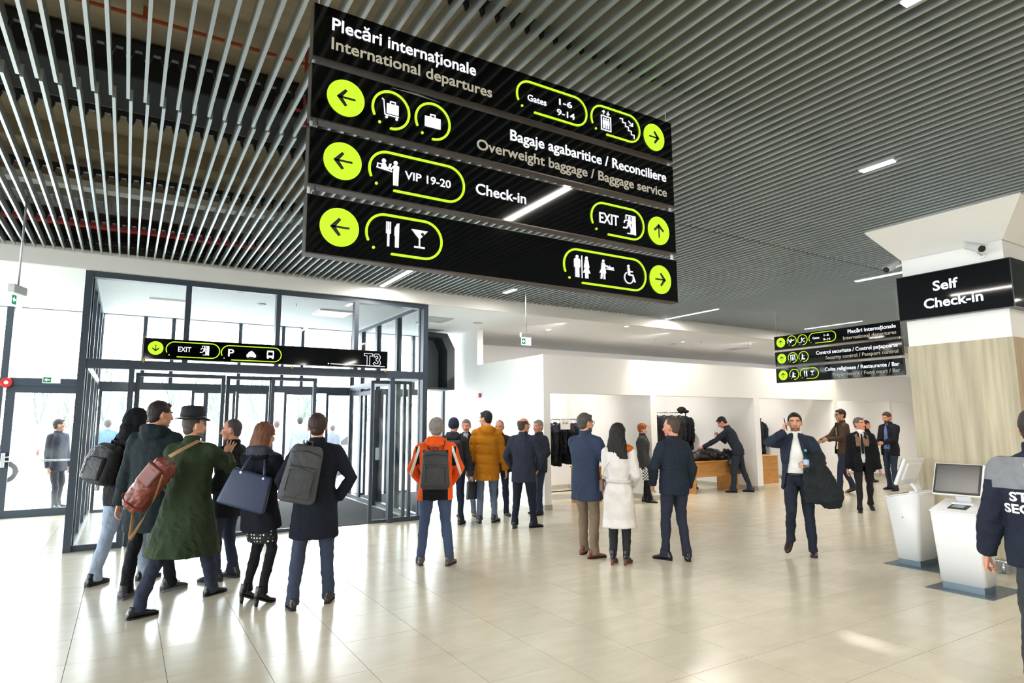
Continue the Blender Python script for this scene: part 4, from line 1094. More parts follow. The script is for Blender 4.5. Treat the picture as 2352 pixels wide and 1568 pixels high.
        if g['hood'] == 'up':
            Mi = Mh.inverted()
            for v in b.verts:
                p = Mi @ v.co
                if p.z > 0 and p.y > .045: v.co = Mh @ Vector((p.x * .8, .045 + (p.y - .045) * .1, p.z if p.z < .2 else p.z))
        fold(b, g['fold'], 8 if z0 > .75 else 7, 5 if z0 > .75 else 1.6, seed, g['quilt'])
        Mi = Mu.inverted()
        if g['open']:
            w1, w0 = g['open']; dead = []
            for f in b.faces:
                c = f.calc_center_median(); q = Mi @ c if c.z > .95 else c
                t = max(0, min(1, (q.z - .85) / .65)); w = w0 + (w1 - w0) * t
                # keep sleeves: only faces of the chest front
                near = False
                for sd in 'LR':
                    sh, el, wr, A = J['a' + sd]
                    for p0, p1 in ((sh, el), (el, wr)):
                        dd = p1 - p0; tt = max(0, min(1, (c - p0).dot(dd) / dd.length_squared))
                        if (c - p0 - dd * tt).length < .075 * k and q.y > .02 and tt > .05 and p0 is not sh: near = True
                if abs(q.x) < w and q.y > .03 and not near: dead.append(f)
            bmesh.ops.delete(b, geom=dead, context='FACES')
            for _ in range(8):
                nw = {}
                for v in b.verts:
                    if v.is_boundary:
                        nb = [e.other_vert(v).co for e in v.link_edges if e.is_boundary]
                        if len(nb) == 2: nw[v] = v.co * .4 + (nb[0] + nb[1]) * .3
                for v, c in nw.items(): v.co = c
        for cp, cn in g.get('cuts', ()):
            bmesh.ops.bisect_plane(b, geom=b.verts[:] + b.edges[:] + b.faces[:], plane_co=cp, plane_no=cn)
        mats = [fabric(*g['col']) if isinstance(g['col'], tuple) else fabric(g['col'])]
        for c in g.get('cols', ()): mats.append(fabric(c))
        if g['paint']:
            for f in b.faces:
                c = f.calc_center_median(); f.material_index = g['paint'](c.x, c.y, c.z, c)
        o = obj(g.get('name', 'coat' if z0 < .75 else 'jacket'), b, mats, root, smooth=True)
        if g['open']:
            m = o.modifiers.new('s', 'SOLIDIFY'); m.thickness = .007; m.offset = -1
            if g.get('lapel', True): lapels(o, up, g['open'], mats[0], k)
        return o
    if shirt: upper(dict(dict(hem=.93, bulk=.90, collar=.035, fold=.004, name='shirt'), **shirt))
    if skirt:
        col, z0, dots = skirt; b = bm_new()
        pts, rads = [], []
        for z in (z0, (z0 + .8) / 2, .8, .92, 1.02):
            c, r = skirt_ring(min(z, .92), .082, 0); pts.append(Vector((c.x, c.y, z))); rads.append(r)
        tube(b, pts, rads, n=24); b = remesh(b, .010, 1); mm = [fabric(col)]
        o = obj('skirt', b, dots or mm, root, smooth=True)
    if top: upper(top)
    # ---- head wear, hair, glasses, scarf
    def hobj(name, bmx, m):
        bm_transform(bmx, Mh); return obj(name, bmx, m, root, smooth=True)
    if hair[0] != 'none': hobj('hair', hair_bm(hair[0], female, seed), hm)
    if glasses:
        g = bm_new()
        for sx in (-1, 1):
            pts = [(sx * .031 + .023 * cos(a), .106 - .01 * abs(cos(a)) * 0, .150 + .017 * sin(a)) for a in [2 * pi * k / 16 for k in range(17)]]
            tube(g, pts, .0022, n=6, ref=(0, 1, 0)); tube(g, [(sx * .053, .104, .155), (sx * .078, .06, .157), (sx * .083, .0, .150)], .0022, n=6, ref=(0, 0, 1))
        tube(g, [(-.009, .108, .154), (.009, .108, .154)], .002, n=6, ref=(0, 0, 1)); hobj('glasses', g, M_black)
    if scarf:
        g = bm_new(); tube(g, [up(p) for p in ((-.07, .075, 1.44), (-.085, .0, 1.49), (0, -.07, 1.53), (.085, .0, 1.49), (.07, .075, 1.44))], [(.018, .03)] * 5, n=12, ref=(0, 0, 1))
        if scarf[1] == 'tails':
            for sx in (-1, 1): tube(g, [up((sx * .075, .07, 1.46)), up((sx * .07, .14, 1.36)), up((sx * .065, .155, 1.24))], [(.042, .014), (.046, .014), (.046, .012)], n=12, ref=(0, 1, 0))
        else: add_ell(g, up((.10, -.02, 1.475)), (.095, .095, .055)); add_ell(g, up((.15, .02, 1.44)), (.06, .07, .06)); 
        g = remesh(g, .010, 1); fold(g, .008, 20, 20, seed); obj('scarf', g, fabric(scarf[0]), root, smooth=True)
    if tie:
        g = bm_new(); tube(g, [up((0, .085, 1.475)), up((0, .118, 1.40)), up((0, .130, 1.25)), up((0, .128, 1.10))], [(.012, .008), (.018, .008), (.026, .008), (.020, .006)], n=8, ref=(0, 1, 0)); obj('tie', g, fabric(tie), root, smooth=True)
    if belt:
        g = bm_new(); tube(g, [(0, -.004, .985), (0, -.004, 1.02)], [(.162 * wd, .117)] * 2, n=28); obj('belt', g, mat('belt_leather', '#2A1812', .4), root, smooth=True)
    root['_'] = 0; del root['_']
    return dict(root=root, J=J, Mh=Mh, up=up, s=s, Mu=Mu, M=Matrix.Translation((pos[0], pos[1], 0)) @ Matrix.Rotation(th - pi / 2, 4, 'Z') @ Matrix.Diagonal((s, s, s, 1)))
def lapels(jk, up, op, m, k):
    from mathutils.bvhtree import BVHTree
    tb = BVHTree.FromPolygons([v.co for v in jk.data.vertices], [p.vertices[:] for p in jk.data.polygons])
    for sx in (-1, 1):
        b = bm_new(); rows = []
        for i in range(9):
            t = i / 8; z = 1.50 - .36 * t; w0 = max(0, op[1] + (op[0] - op[1]) * (z - .85) / .65) - .004
            wide = .075 * sin(pi * min(1, .30 + .70 * (1 - t))) + .004; row = []
            for q in (0, .5, 1):
                p = up((sx * (w0 + wide * q), 0, z)); hit = tb.ray_cast(Vector((p.x, 1.0, p.z)), Vector((0, -1, 0)))
                y = hit[0].y if hit[0] is not None and hit[0].y > .02 else (row[-1].co.y if row else .11)
                row.append(b.verts.new((p.x, y + .008, p.z)))
            rows.append(row)
        for r0, r1 in zip(rows, rows[1:]):
            for a in range(2): b.faces.new((r0[a], r0[a + 1], r1[a + 1], r1[a]))
        o = obj('lapel', b, m, jk, smooth=True); mo = o.modifiers.new('s', 'SOLIDIFY'); mo.thickness = .006; mo.offset = -1
def hat_on(P, kind, col):
    g = bm_new()
    if kind == 'fedora':
        tube(g, [(0, -.01, .205), (0, -.01, .213)], [(.132, .158), (.130, .155)], n=36); b2 = bm_new()
        for v in g.verts: v.co.z += .020 * (abs(v.co.x) / .15) ** 2 - .012 * (v.co.y / .17 if v.co.y > 0 else 0)
        tube(g, [(0, -.01, .208), (0, -.012, .26), (0, -.014, .320), (0, -.014, .335)], [(.098, .112), (.098, .112), (.092, .104), (.068, .080)], n=30)
        for v in g.verts:
            if v.co.z > .31 and abs(v.co.x) < .03: v.co.z -= .014
        bm_transform(g, P['Mh']); o = obj('hat', g, mat('hat_' + col.strip('#'), col, .8), P['root'], smooth=True)
        g = bm_new(); tube(g, [(0, -.01, .214), (0, -.0105, .238)], [(.1005, .1145), (.0990, .113)], n=30); bm_transform(g, P['Mh']); obj('hat_band', g, M_black, o, smooth=True)
    elif kind == 'beanie':
        add_ell(g, (0, -.014, .185), (.090, .108, .105), u=20, v=14); tube(g, [(0, -.016, .135), (0, -.016, .175)], [(.090, .106), (.094, .112)], n=24); g = remesh(g, .008, 1)
        for v in g.verts:
            if v.co.z < .15 and v.co.y > .05: v.co.y *= .8
        fold(g, .0, 1, 1, 0, ('v', .02, .004)); bm_transform(g, P['Mh']); obj('beanie', g, fabric(col), P['root'], smooth=True)
# ---- things people carry; matrices are taken from the person's frame
def carried(name, M, label, cat):
    e = empty(name); tag(e, label, cat); e.matrix_world = M; return e
def rbox(bm, c, s, r, seg=3, mi=0): return add_box(bm, c, s, None, r, seg, mi)
def backpack(P, label, col, off=(0, -.20, 1.22), size=(.30, .16, .44), rot=(0, 0, 0), pocket=None, straps='LR', pocketcol=None, stripe=None, metalpull=True):
    up = P['up']; M = P['M'] @ P['Mu'] @ Matrix.Translation(off) @ Matrix.Rotation(rot[2], 4, 'Z') @ Matrix.Rotation(rot[1], 4, 'Y') @ Matrix.Rotation(rot[0], 4, 'X')
    e = carried('backpack', M, label, 'backpack'); w, d, h = size; m = fabric(col, .6, .12, .3, 220, .4)
    b = bm_new(); rbox(b, (0, 0, 0), (w, d, h), min(w, d, h) * .36, 4)
    for v in b.verts:
        t = (v.co.z + h / 2) / h; v.co.x *= 1.0 - .20 * max(0, t - .55) / .45; v.co.y *= 1 - .25 * max(0, t - .6) / .4
    for f in b.faces: f.smooth = True
    obj('bag_body', b, m, e)
    b = bm_new(); rbox(b, (0, -d / 2 + .002, -h * .14), (w * .74, .05, h * .55), .022, 3)
    for f in b.faces: f.smooth = True
    obj('front_pocket', b, fabric(pocketcol or col, .55, .1, .3, 220, .4), e)
    b = bm_new(); z = h * .36; tube(b, [(-w * .42, .02, z * .7), (-w * .36, -d * .45, z), (0, -d * .52, z * 1.12), (w * .36, -d * .45, z), (w * .42, .02, z * .7)], .004, n=6)
    tube(b, [(-w * .33, -d / 2 - .024, -h * .3), (-w * .33, -d / 2 - .026, h * .06), (0, -d / 2 - .026, h * .10), (w * .33, -d / 2 - .026, h * .06), (w * .33, -d / 2 - .024, -h * .3)], .003, n=6, ref=(1, 0, 0)); obj('zip', b, M_black, e)
    b = bm_new(); tube(b, [(-.03, .02, h / 2 - .02), (-.025, .01, h / 2 + .035), (.025, .01, h / 2 + .035), (.03, .02, h / 2 - .02)], .008, n=8); obj('carry_handle', b, m, e)
    if stripe:
        b = bm_new()
        for k, c in enumerate((0, .02, .04)): tube(b, [(-w / 2 + .01 + c * .3, -d / 2 + .03 - c, -h * .38), (-w / 2 + .015 + c * .3, -d / 2 + .018 - c, 0), (-w * .36, -d / 2 + .03 - c, h * .3)], (.0055, .0055), n=6)
        obj('reflective_stripe', b, mat('stripe_white', stripe, .4), e)
    Mi = (P['M'] @ P['Mu']).inverted() @ M; Mi = Mi.inverted()
    for sd, sx in (('L', -1), ('R', 1)):
        if sd not in straps: continue
        b = bm_new(); k = P.get('bulk', 1.0)
        pts = [(sx * .09, -.15, 1.40), (sx * .115, -.09, 1.485 + .02 * k), (sx * .125, .0, 1.500 + .02 * k), (sx * .13, .08 * k + .02, 1.44), (sx * .135, .125 * k + .01, 1.34), (sx * .15, .10 * k, 1.18), (sx * .175 * k, 0, 1.10), (sx * .12, -.13, 1.06)]
        tube(b, [Mi @ Vector(p) for p in pts], [(.024, .006)] * 2 + [(.028, .008)] * 4 + [(.014, .004)] * 2, n=8, ref=(1, 0, 0)); obj('shoulder_strap', b, m, e, smooth=True)
    return e
# ------------------------------------------------------------------ people: cast
def W(x, y, z): return Vector((x, y, z))
NAVY, BLK = '#141A2A', '#101115'
# 1 hooded man
P = person((0.02, 8.24), 52, 1.86, 'person in a black hooded jacket with hood up, pale jeans and black boots', lean=.13, head=(5, -12), feet=dict(L=(-.15, -.14, 0, -6, 0), R=(.12, .22, 0, 8, 0)),
           top=dict(col='#15181C', hem=.80, bulk=1.14, hood='up'), legs=('#8C9DB8', 1.05), shoe=('chunky', '#141517'), hair=('none', '#111111'), arms=dict(L=dict(w=(-.2, .25, 1.0)), R=dict(w=(.2, .3, 1.0))))
backpack(P, 'black backpack with white stripes on the back of the hooded person', '#16161A', off=(-.04, -.235, 1.20), size=(.33, .19, .43), rot=(-.10, .10, 0), stripe='#D8D4CE')
# 2 tall man
P = person((0.27, 7.50), 28, 1.93, 'tall person in a dark teal jacket between the hooded person and the hat wearer', lean=.05, head=(38, -4), feet=dict(L=(-.14, -.08, 0, -6, 0), R=(.13, .18, 0, 30, 0)),
           top=dict(col='#1C2A2E', hem=.60, bulk=1.16, hood='down', flare=.02), legs=('#16191E',), shoe=('chunky', '#34343A', '#6A6C72'), hair=('short', '#2A2423'), arms=dict(L=dict(w=(-.31, .02, .84)), R=dict(w=(.12, .28, 1.02), p=(.8, -1, -.3))))
# 3 man in hat
P = person((0.56, 6.98), 22, 1.80, 'person in a long green wool coat and black brimmed hat, mid-stride', lean=.06, head=(42, 0), beard='#8A7C74', feet=dict(L=(-.20, -.42, 0, 42, 0), R=(.16, .30, 0, 30, 0)),
           top=dict(col='#2E3A27', hem=.46, bulk=1.16, flare=.07, collar=.06, fold=.016), legs=('#2C334A', 1.1), shoe=('low', '#0E0E12'), hair=('buzz', '#4A4240'),
           arms=dict(R=dict(w=(.20, .42, 1.36), p=(1, -.2, -1.2), hand='open', palm=(-.2, 1, -.1), hd=(.15, .45, 1)), L=dict(w=(-.20, .25, .95))))
hat_on(P, 'fedora', '#14161C'); HATP = P
# 4 grey-haired man facing the hat wearer
P = person((1.04, 7.80), -62, 1.75, 'grey-haired person in a black jacket and dark jeans facing the hat wearer', skin='ruddy', head=(-12, -4), feet=dict(L=(-.10, .06, 0, -10, 0), R=(.11, -.04, 0, 12, 0)),
           top=dict(col='#12141A', hem=.70, bulk=1.10), legs=('#25314A',), shoe=('chunky', '#14151A'), hair=('buzz', '#4A4448'), arms=dict(L=dict(w=(-.16, .18, .98)), R=dict(w=(.30, .0, .86))))
# 5 woman with tote
def dots_material():
    m = mat('polka_dot', '#15151A', .8); nt = m.node_tree; b = nt.nodes['Principled BSDF']
    tc = nt.nodes.new('ShaderNodeTexCoord'); mp = nt.nodes.new('ShaderNodeMapping'); mp.inputs['Scale'].default_value = (30, 30, 30)
    nt.links.new(tc.outputs['Object'], mp.inputs[0]); v = nt.nodes.new('ShaderNodeTexVoronoi'); v.inputs['Scale'].default_value = 1.0; v.inputs['Randomness'].default_value = 0.15
    nt.links.new(mp.outputs[0], v.inputs['Vector']); c = nt.nodes.new('ShaderNodeMath'); c.operation = 'LESS_THAN'; c.inputs[1].default_value = .27
    nt.links.new(v.outputs['Distance'], c.inputs[0]); x = nt.nodes.new('ShaderNodeMix'); x.data_type = 'RGBA'; x.inputs['A'].default_value = (*rgb('#15151A'), 1); x.inputs['B'].default_value = (*rgb('#E8E6E2'), 1)
    nt.links.new(c.outputs[0], x.inputs['Factor']); nt.links.new(x.outputs['Result'], b.inputs['Base Color']); return m
P = person((1.17, 6.63), 32, 1.70, 'person with brown bob hair in a black hooded coat, polka-dot skirt and heeled boots', female=True, head=(14, -10), feet=dict(L=(-.12, .02, 0, 8, 0), R=(.10, -.06, 0, 14, 0)),
           top=dict(col='#141722', hem=.73, bulk=1.14, hood='down', cols=('#3A3F4C',), flare=.02, paint=lambda x, y, z, c: 1 if z > 1.47 and y < -.02 else 0), skirt=('#15151A', .60, [dots_material()]), legs=('#1A1B20', .86), shoe=('heel', '#101014'), hair=('bob', '#6A4430'),
           arms=dict(R=dict(w=(.12, .33, 1.10), hand='grip', palm=(-.3, .2, 1)), L=dict(w=(-.02, .34, 1.12), hand='grip', palm=(.3, .2, 1))))
e = carried('phone', P['M'] @ Matrix.Translation((.07, .40, 1.13)) @ Matrix.Rotation(-.6, 4, 'X'), 'black phone held by the woman with the navy tote', 'phone')
b = bm_new(); rbox(b, (0, 0, 0), (.07, .14, .009), .003, 2); obj('case', b, M_black, e)
b = bm_new(); bx(b, -.031, .031, -.064, .064, .005, .006); obj('screen', b, mat('dark_screen', '#1B2030', .1), e)
# tote
M = P['M'] @ Matrix.Translation((.02, -.25, 1.17)) @ Matrix.Rotation(radians(24), 4, 'Z') @ Matrix.Rotation(.30, 4, 'Y')
e = carried('tote_bag', M, 'large navy leather tote hanging from the shoulder of the woman in the polka-dot skirt', 'bag')
m = mat('navy_leather', '#2C3654', .38, bump=.2, bscale=260)
b = bm_new(); rbox(b, (0, 0, -.035), (.44, .15, .36), .028, 3)
for v in b.verts: t = (v.co.z + .215) / .36; v.co.x *= 1.06 - .20 * t; v.co.y *= 1 - .55 * t
for f in b.faces: f.smooth = True
obj('bag_body', b, m, e)
for yy in (-.035, .035):
    b = bm_new(); tube(b, [(-.11, yy, .12), (-.10, yy * .9 + .02, .20), (-.08, yy * .4 + .13, .33), (.0, yy * .4 + .22, .37), (.07, yy * .9 + .07, .24), (.11, yy, .12)], [(.011, .004)] * 6, n=8, ref=(0, 1, 0)); obj('strap', b, m, e, smooth=True)
b = bm_new(); add_cyl(b, (-.11, -.045, .115), (-.11, -.035, .115), .012, n=12); add_cyl(b, (.11, -.045, .115), (.11, -.035, .115), .012, n=12); obj('buckle', b, M_chrome, e)
# 6 man in navy overcoat
P = person((1.60, 6.24), 2, 1.79, 'person in a long navy overcoat and blue trousers seen from behind, hands at the pockets', head=(3, 0), feet=dict(L=(-.17, -.06, 0, -14, 0), R=(.15, .10, 0, 10, 0)),
           top=dict(col='#141A28', hem=.63, bulk=1.10, flare=.01, collar=.05), legs=('#333F58', 1.08), shoe=('low', '#1A1310'), hair=('short', '#3A2A26'),
           arms=dict(L=dict(w=(-.20, .10, .98), p=(-1, -.7, 0)), R=dict(w=(.215, .06, .98), p=(1, -.6, 0))))
backpack(P, 'grey leather backpack slung on one shoulder of the man in the navy overcoat', '#46464A', off=(-.115, -.235, 1.235), size=(.34, .16, .53), rot=(0, .20, 0), straps='L', pocketcol='#3E3E42')
# 7 orange jacket
ORC = [((0, 0, 1.40), (0, 0, 1)), ((.155, 0, 0), (1, 0, 0)), ((-.155, 0, 0), (1, 0, 0)), ((.20, 0, 0), (1, 0, 0)), ((-.20, 0, 0), (1, 0, 0)), ((.25, 0, 0), (1, 0, 0)), ((-.25, 0, 0), (1, 0, 0))] + [((sx * (.19 - d), 0, 1.47), (sx, 0, .33)) for sx in (-1, 1) for d in (-.018, .018)]
def orange(x, y, z, c):
    if abs(x) > .20:
        q = abs(x) - .20
        return 2 if abs((1.47 - z) * .33 - q - .01) < .018 and z < 1.45 and z > 1.05 else (1 if z < 1.44 and y < -.02 and abs(x) < .25 and z > 1.2 else 0)
    if z < 1.40 and y < 0 and abs(x) < .155: return 1
    return 0
P = person((3.30, 7.18), 2, 1.75, 'grey-haired person in an orange and black jacket with white sleeve stripes and blue jeans', head=(2, -3), feet=dict(L=(-.18, .04, 0, -12, 0), R=(.18, -.02, 0, 22, 0)),
           top=dict(col='#E85A20', cols=('#17181C', '#E6E2DC'), hem=.80, bulk=1.20, hood='down', paint=orange, cuts=ORC, fold=.013), vox=.0095, legs=('#3B5076', 1.04), shoe=('low', '#4A382C', '#2A221C'), hair=('curly', '#857F78'),
           arms=dict(L=dict(w=(-.18, .20, .98), p=(-1, -.4, -.2)), R=dict(w=(.18, .20, .98), p=(1, -.4, -.2))))
P['bulk'] = 1.2
backpack(P, 'boxy dark grey backpack on the orange jacket', '#3C3C40', off=(0, -.24, 1.17), size=(.36, .15, .47), rot=(0, 0, 0))
# 8 beanie
P = person((4.83, 9.78), 14, 1.77, 'person in a blue-grey beanie and dark padded jacket with a sports backpack', feet=dict(L=(-.10, -.03, 0, -6, 0), R=(.11, .08, 0, 8, 0)),
           top=dict(col='#2C3038', hem=.84, bulk=1.12, hood='down', quilt=('h', .09, .007)), legs=('#1C2A46',), shoe=('boot', '#141416'), hair=('none', '#222222'), vox=.015, arms=dict(R=dict(w=(.30, .02, .82), hand='grip')))
hat_on(P, 'beanie', '#262F48'); P['bulk'] = 1.1
backpack(P, 'black sports backpack with red trim on the person in the beanie', '#1B1B20', off=(.05, -.24, 1.19), size=(.34, .22, .48), pocketcol='#23232A')
e = carried('briefcase', P['M'] @ Matrix.Translation((.31, .04, .60)) @ Matrix.Rotation(radians(80), 4, 'Z') @ Matrix.Rotation(.08, 4, 'Y'), 'flat black document case held low by the person in the beanie', 'briefcase')
b = bm_new(); rbox(b, (0, 0, -.03), (.38, .05, .30), .012, 2); obj('case', b, M_black, e)
b = bm_new(); tube(b, [(-.06, 0, .12), (-.05, 0, .165), (.05, 0, .165), (.06, 0, .12)], .008, n=8); obj('carry_handle', b, M_black, e)
# 9 facing man
P = person((5.50, 10.62), 188, 1.76, 'grey-haired person facing the camera in a dark jacket between the beanie and the mustard parka', skin='ruddy', head=(0, -6), feet=dict(L=(-.16, .05, 0, -20, 0), R=(.10, 0, 0, 8, 0)),
           top=dict(col='#1E222C', hem=.82, open=(.05, .02), bulk=1.08), shirt=dict(col='#AEB6C8'), legs=('#626A80',), shoe=('low', '#6B4A30'), hair=('short', '#6E6560'), vox=.015)
# 10 mustard parka
P = person((5.42, 9.68), -4, 1.90, 'tall dark-haired person in a mustard quilted parka and blue jeans', head=(-52, -6), feet=dict(L=(-.12, -.02, 0, -4, 0), R=(.13, .02, 0, 30, 0)),
           top=dict(col='#B87618', hem=.68, bulk=1.17, hood='down', quilt=('h', .155, .013), fold=.008), legs=('#5C7090',), shoe=('boot', '#2A1E18'), hair=('short', '#1E1C22'), arms=dict(L=dict(w=(-.31, .06, .86)), R=dict(w=(.31, .02, .84))))
# 11 half-hidden man
P = person((6.05, 10.30), 175, 1.74, 'person in a dark brown jacket and navy jeans mostly hidden behind the mustard parka', skin='ruddy', head=(20, -5), top=dict(col='#33241E', hem=.80, bulk=1.1), legs=('#1E2A48',), shoe=('low', '#15151A'), hair=('buzz', '#5A4A44'), vox=.015, feet=dict(L=(-.12, .05, 0, -18, 0)))
# 12 navy quilted blazer
P = person((5.66, 8.86), 14, 1.77, 'balding person in a navy vertically quilted jacket and dark trousers, seen from behind', skin='ruddy', head=(38, -2), glasses=True, feet=dict(L=(-.15, -.05, 0, -8, 0), R=(.15, .06, 0, 45, 0)),
           top=dict(col='#2B3348', hem=.74, bulk=1.14, quilt=('v', .045, .006), fold=.008, collar=.05), legs=('#1C2336', 1.06), shoe=('low', '#121216'), hair=('balding', '#4A3C36'), arms=dict(L=dict(w=(-.22, .14, .95), p=(-1, -.5, 0)), R=dict(w=(.22, .12, .95), p=(1, -.5, 0))))
# 13 grey man facing left
P = person((6.74, 10.02), -128, 1.74, 'grey-haired person in a dark padded jacket, hands in pockets, beside the white wall corner', skin='ruddy', head=(-8, -4), feet=dict(L=(-.13, .08, 0, -10, 0), R=(.10, -.02, 0, 14, 0)),
           top=dict(col='#262C3A', hem=.80, bulk=1.15, quilt=('h', .06, .004), collar=.06), legs=('#25314A',), shoe=('low', '#101014'), hair=('short', '#7E7670'), vox=.015, arms=dict(L=dict(w=(-.20, .16, .98), p=(-1, -.5, 0)), R=dict(w=(.20, .16, .98), p=(1, -.5, 0))))
# 14 blue coat
P = person((5.16, 6.56), 32, 1.81, 'person in glasses and a blue wool coat with beige trousers, beside the woman in white', head=(22, -2), glasses=True, beard='#6E5E58', feet=dict(L=(-.12, .10, 0, -4, 0), R=(.12, -.06, 0, 28, 0)),
           top=dict(col='#2C3D5C', hem=.70, bulk=1.10, collar=.065, flare=.015), legs=('#7C6C5A', 1.04), shoe=('low', '#6A3820', '#2A1C14'), hair=('short', '#4A4644'), arms=dict(L=dict(w=(-.12, .26, .96)), R=dict(w=(.22, .14, .95), p=(1, -.6, 0))))
# 15 woman in white
P = person((5.21, 5.99), 6, 1.67, 'person with long black hair in a long white belted coat and high black boots', female=True, head=(20, 2), tilt=.03, feet=dict(L=(-.09, -.02, 0, 6, 0), R=(.08, 0, 0, 14, 0)),
           top=dict(col='#D9D4D1', hem=.44, bulk=1.06, flare=.055, taper=.86, collar=.03, fold=.010), shoe=('heel', '#15161C', '#6A4028', 'tall'), hair=('long', '#1B1513'), scarf=('#BC6424', 'wrap'),
           arms=dict(L=dict(w=(-.10, .24, 1.0)), R=dict(w=(.16, .20, .98))))
b = bm_new(); tube(b, [P['up']((0, -.005, 1.03)), P['up']((0, -.005, 1.075))], [(.166, .127)] * 2, n=30, power=2.25); o = obj('coat_belt', b, fabric('#CFCAC8'), P['root'])
e = carried('shoulder_bag', P['M'] @ Matrix.Translation((-.225, .06, .99)), 'small brown crossbody bag on a thin strap over the white coat', 'bag')
b = bm_new(); rbox(b, (0, 0, 0), (.05, .16, .15), .014, 2); obj('bag_body', b, mat('bag_brown', '#6E5048', .4), e)
b = bm_new(); tube(b, [(.0, -.06, .07), (.06, -.16, .22), (.20, -.17, .42), (.33, -.06, .50), (.33, .03, .50)], [(.005, .003)] * 5, n=6, ref=(1, 0, 0)); obj('strap', b, mat('strap_tan', '#8A6E50', .5), e)
# 16 quilted jacket man
P = person((5.92, 5.76), -38, 1.75, 'close-cropped person in a thin navy quilted jacket and dark trousers facing the woman in white', skin='ruddy', head=(-24, -3), feet=dict(L=(-.09, .10, 0, -26, 0), R=(.13, -.06, 0, 34, 0)),
           top=dict(col='#1E2B3C', hem=.82, bulk=1.12, quilt=('h', .045, .004), collar=.045), legs=('#2A2E42', 1.03), shoe=('low', '#0F0F13'), hair=('buzz', '#4C3E38'), arms=dict(L=dict(w=(-.22, .15, .95), p=(-1, -.6, 0)), R=dict(w=(.25, .02, .90), p=(.6, -1, 0))))
# 17 red-haired woman
P = person((9.62, 10.22), 96, 1.66, 'person with short red hair in a dark grey jacket standing in the first cloakroom opening', female=True, skin='pale', head=(4, -4), top=dict(col='#3A3C40', hem=.80, bulk=1.2, collar=.06), legs=('#1C1C20', .9), shoe=('boot', '#101014'), hair=('shortfem', '#8E4A22'), vox=.016, feet=dict(R=(.10, .12, 0, 10, 0)))
e = carried('tote_bag', P['M'] @ Matrix.Translation((.27, .10, .66)), 'black and white checked cloth bag held by the person with short red hair', 'bag')
def check_mat():
    m = mat('check_cloth', '#FFFFFF', .8); nt = m.node_tree; c = nt.nodes.new('ShaderNodeTexChecker'); c.inputs['Scale'].default_value = 30; c.inputs['Color1'].default_value = (.8, .8, .8, 1); c.inputs['Color2'].default_value = (.01, .01, .01, 1)
    tc = nt.nodes.new('ShaderNodeTexCoord'); nt.links.new(tc.outputs['Object'], c.inputs['Vector']); nt.links.new(c.outputs[0], nt.nodes['Principled BSDF'].inputs['Base Color']); return m
b = bm_new(); rbox(b, (0, 0, -.02), (.07, .22, .24), .02, 2); obj('bag_body', b, check_mat(), e)
b = bm_new(); tube(b, [(0, -.06, .09), (0, -.04, .17), (0, .04, .17), (0, .06, .09)], .006, n=6); obj('strap', b, M_black, e)
# 18 bending man
P = person((12.85, 10.34), -84, 1.90, 'person in a dark suit bending over the desk of the second cloakroom', skin='ruddy', lean=.42, head=(-6, -28), feet=dict(L=(-.12, .12, 0, -6, 0), R=(.14, -.22, 0, 10, 0)),
           top=dict(col='#232B3A', hem=.84, bulk=1.05), legs=('#2A3342',), shoe=('low', '#141216'), hair=('short', '#221C1A'), vox=.016, arms=dict(L=dict(w=(-.22, .72, 1.02), p=(0, 0, -1)), R=dict(w=(.05, .42, 1.28), p=(.8, -.4, -1), hand='grip')))
e = carried('paper_slip', P['M'] @ Matrix.Translation((.05, .50, 1.32)) @ Matrix.Rotation(.5, 4, 'Y'), 'small yellow slip held by the bending man', 'paper')
b = bm_new(); bx(b, -.03, .03, -.003, .003, -.07, .07); obj('slip', b, mat('slip_yellow', '#E8C06A', .7), e)
# 19 man on the phone
P = PH = person((7.58, 5.16), 182, 1.80, 'bearded person in a navy blazer and white shirt walking and talking on a phone', skin='light', head=(-4, 2), beard='#8E6650', belt=True, feet=dict(L=(-.12, .04, 0, -6, 0), R=(.13, .03, .07, 16, 32)),
           top=dict(col='#273248', hem=.82, bulk=1.10, open=(.030, .17), collar=.03, flare=.02), shirt=dict(col='#F2F0EC', collar=.05, hem=1.0), legs=('#222A3C', 1.06), shoe=('low', '#35181A'), hair=('short', '#15110F'), vox=.011,
           arms=dict(R=dict(w=(.135, .155, 1.545), p=(1, .1, -.9), hand='grip', palm=(-1, -.3, .1), hd=(-.15, .0, 1)), L=dict(w=(-.13, .26, 1.14), p=(-.8, -1, 0), hand='grip', palm=(.9, -.1, 0))))
e = carried('phone', P['M'] @ Matrix.Translation((.108, .085, 1.645)) @ Matrix.Rotation(.35, 4, 'X') @ Matrix.Rotation(.2, 4, 'Y'), 'black phone held to the ear of the man in the navy blazer', 'phone')
b = bm_new(); rbox(b, (0, 0, 0), (.010, .075, .15), .004, 2); obj('case', b, M_black, e)
e = carried('water_bottle', P['M'] @ Matrix.Translation((-.115, .345, 1.06)), 'clear plastic water bottle with green cap in the hand of the man on the phone', 'bottle')
b = bm_new(); tube(b, [(0, 0, 0), (0, 0, .01), (0, 0, .17), (0, 0, .215), (0, 0, .235), (0, 0, .25)], [.028, .033, .033, .022, .013, .013], n=20)
pw = glass('bottle_plastic', (.72, .84, .93)); obj('bottle_body', b, pw, e, smooth=True)
b = bm_new(); add_cyl(b, (0, 0, .25), (0, 0, .275), .016, n=16); obj('cap', b, mat('cap_green', '#5FB89A', .4), e)
b = bm_new(); tube(b, [(0, 0, .09), (0, 0, .15)], [.0338, .0338], n=20, caps=False); obj('paper_band', b, mat('band_blue', '#A9C2DE', .5), e)
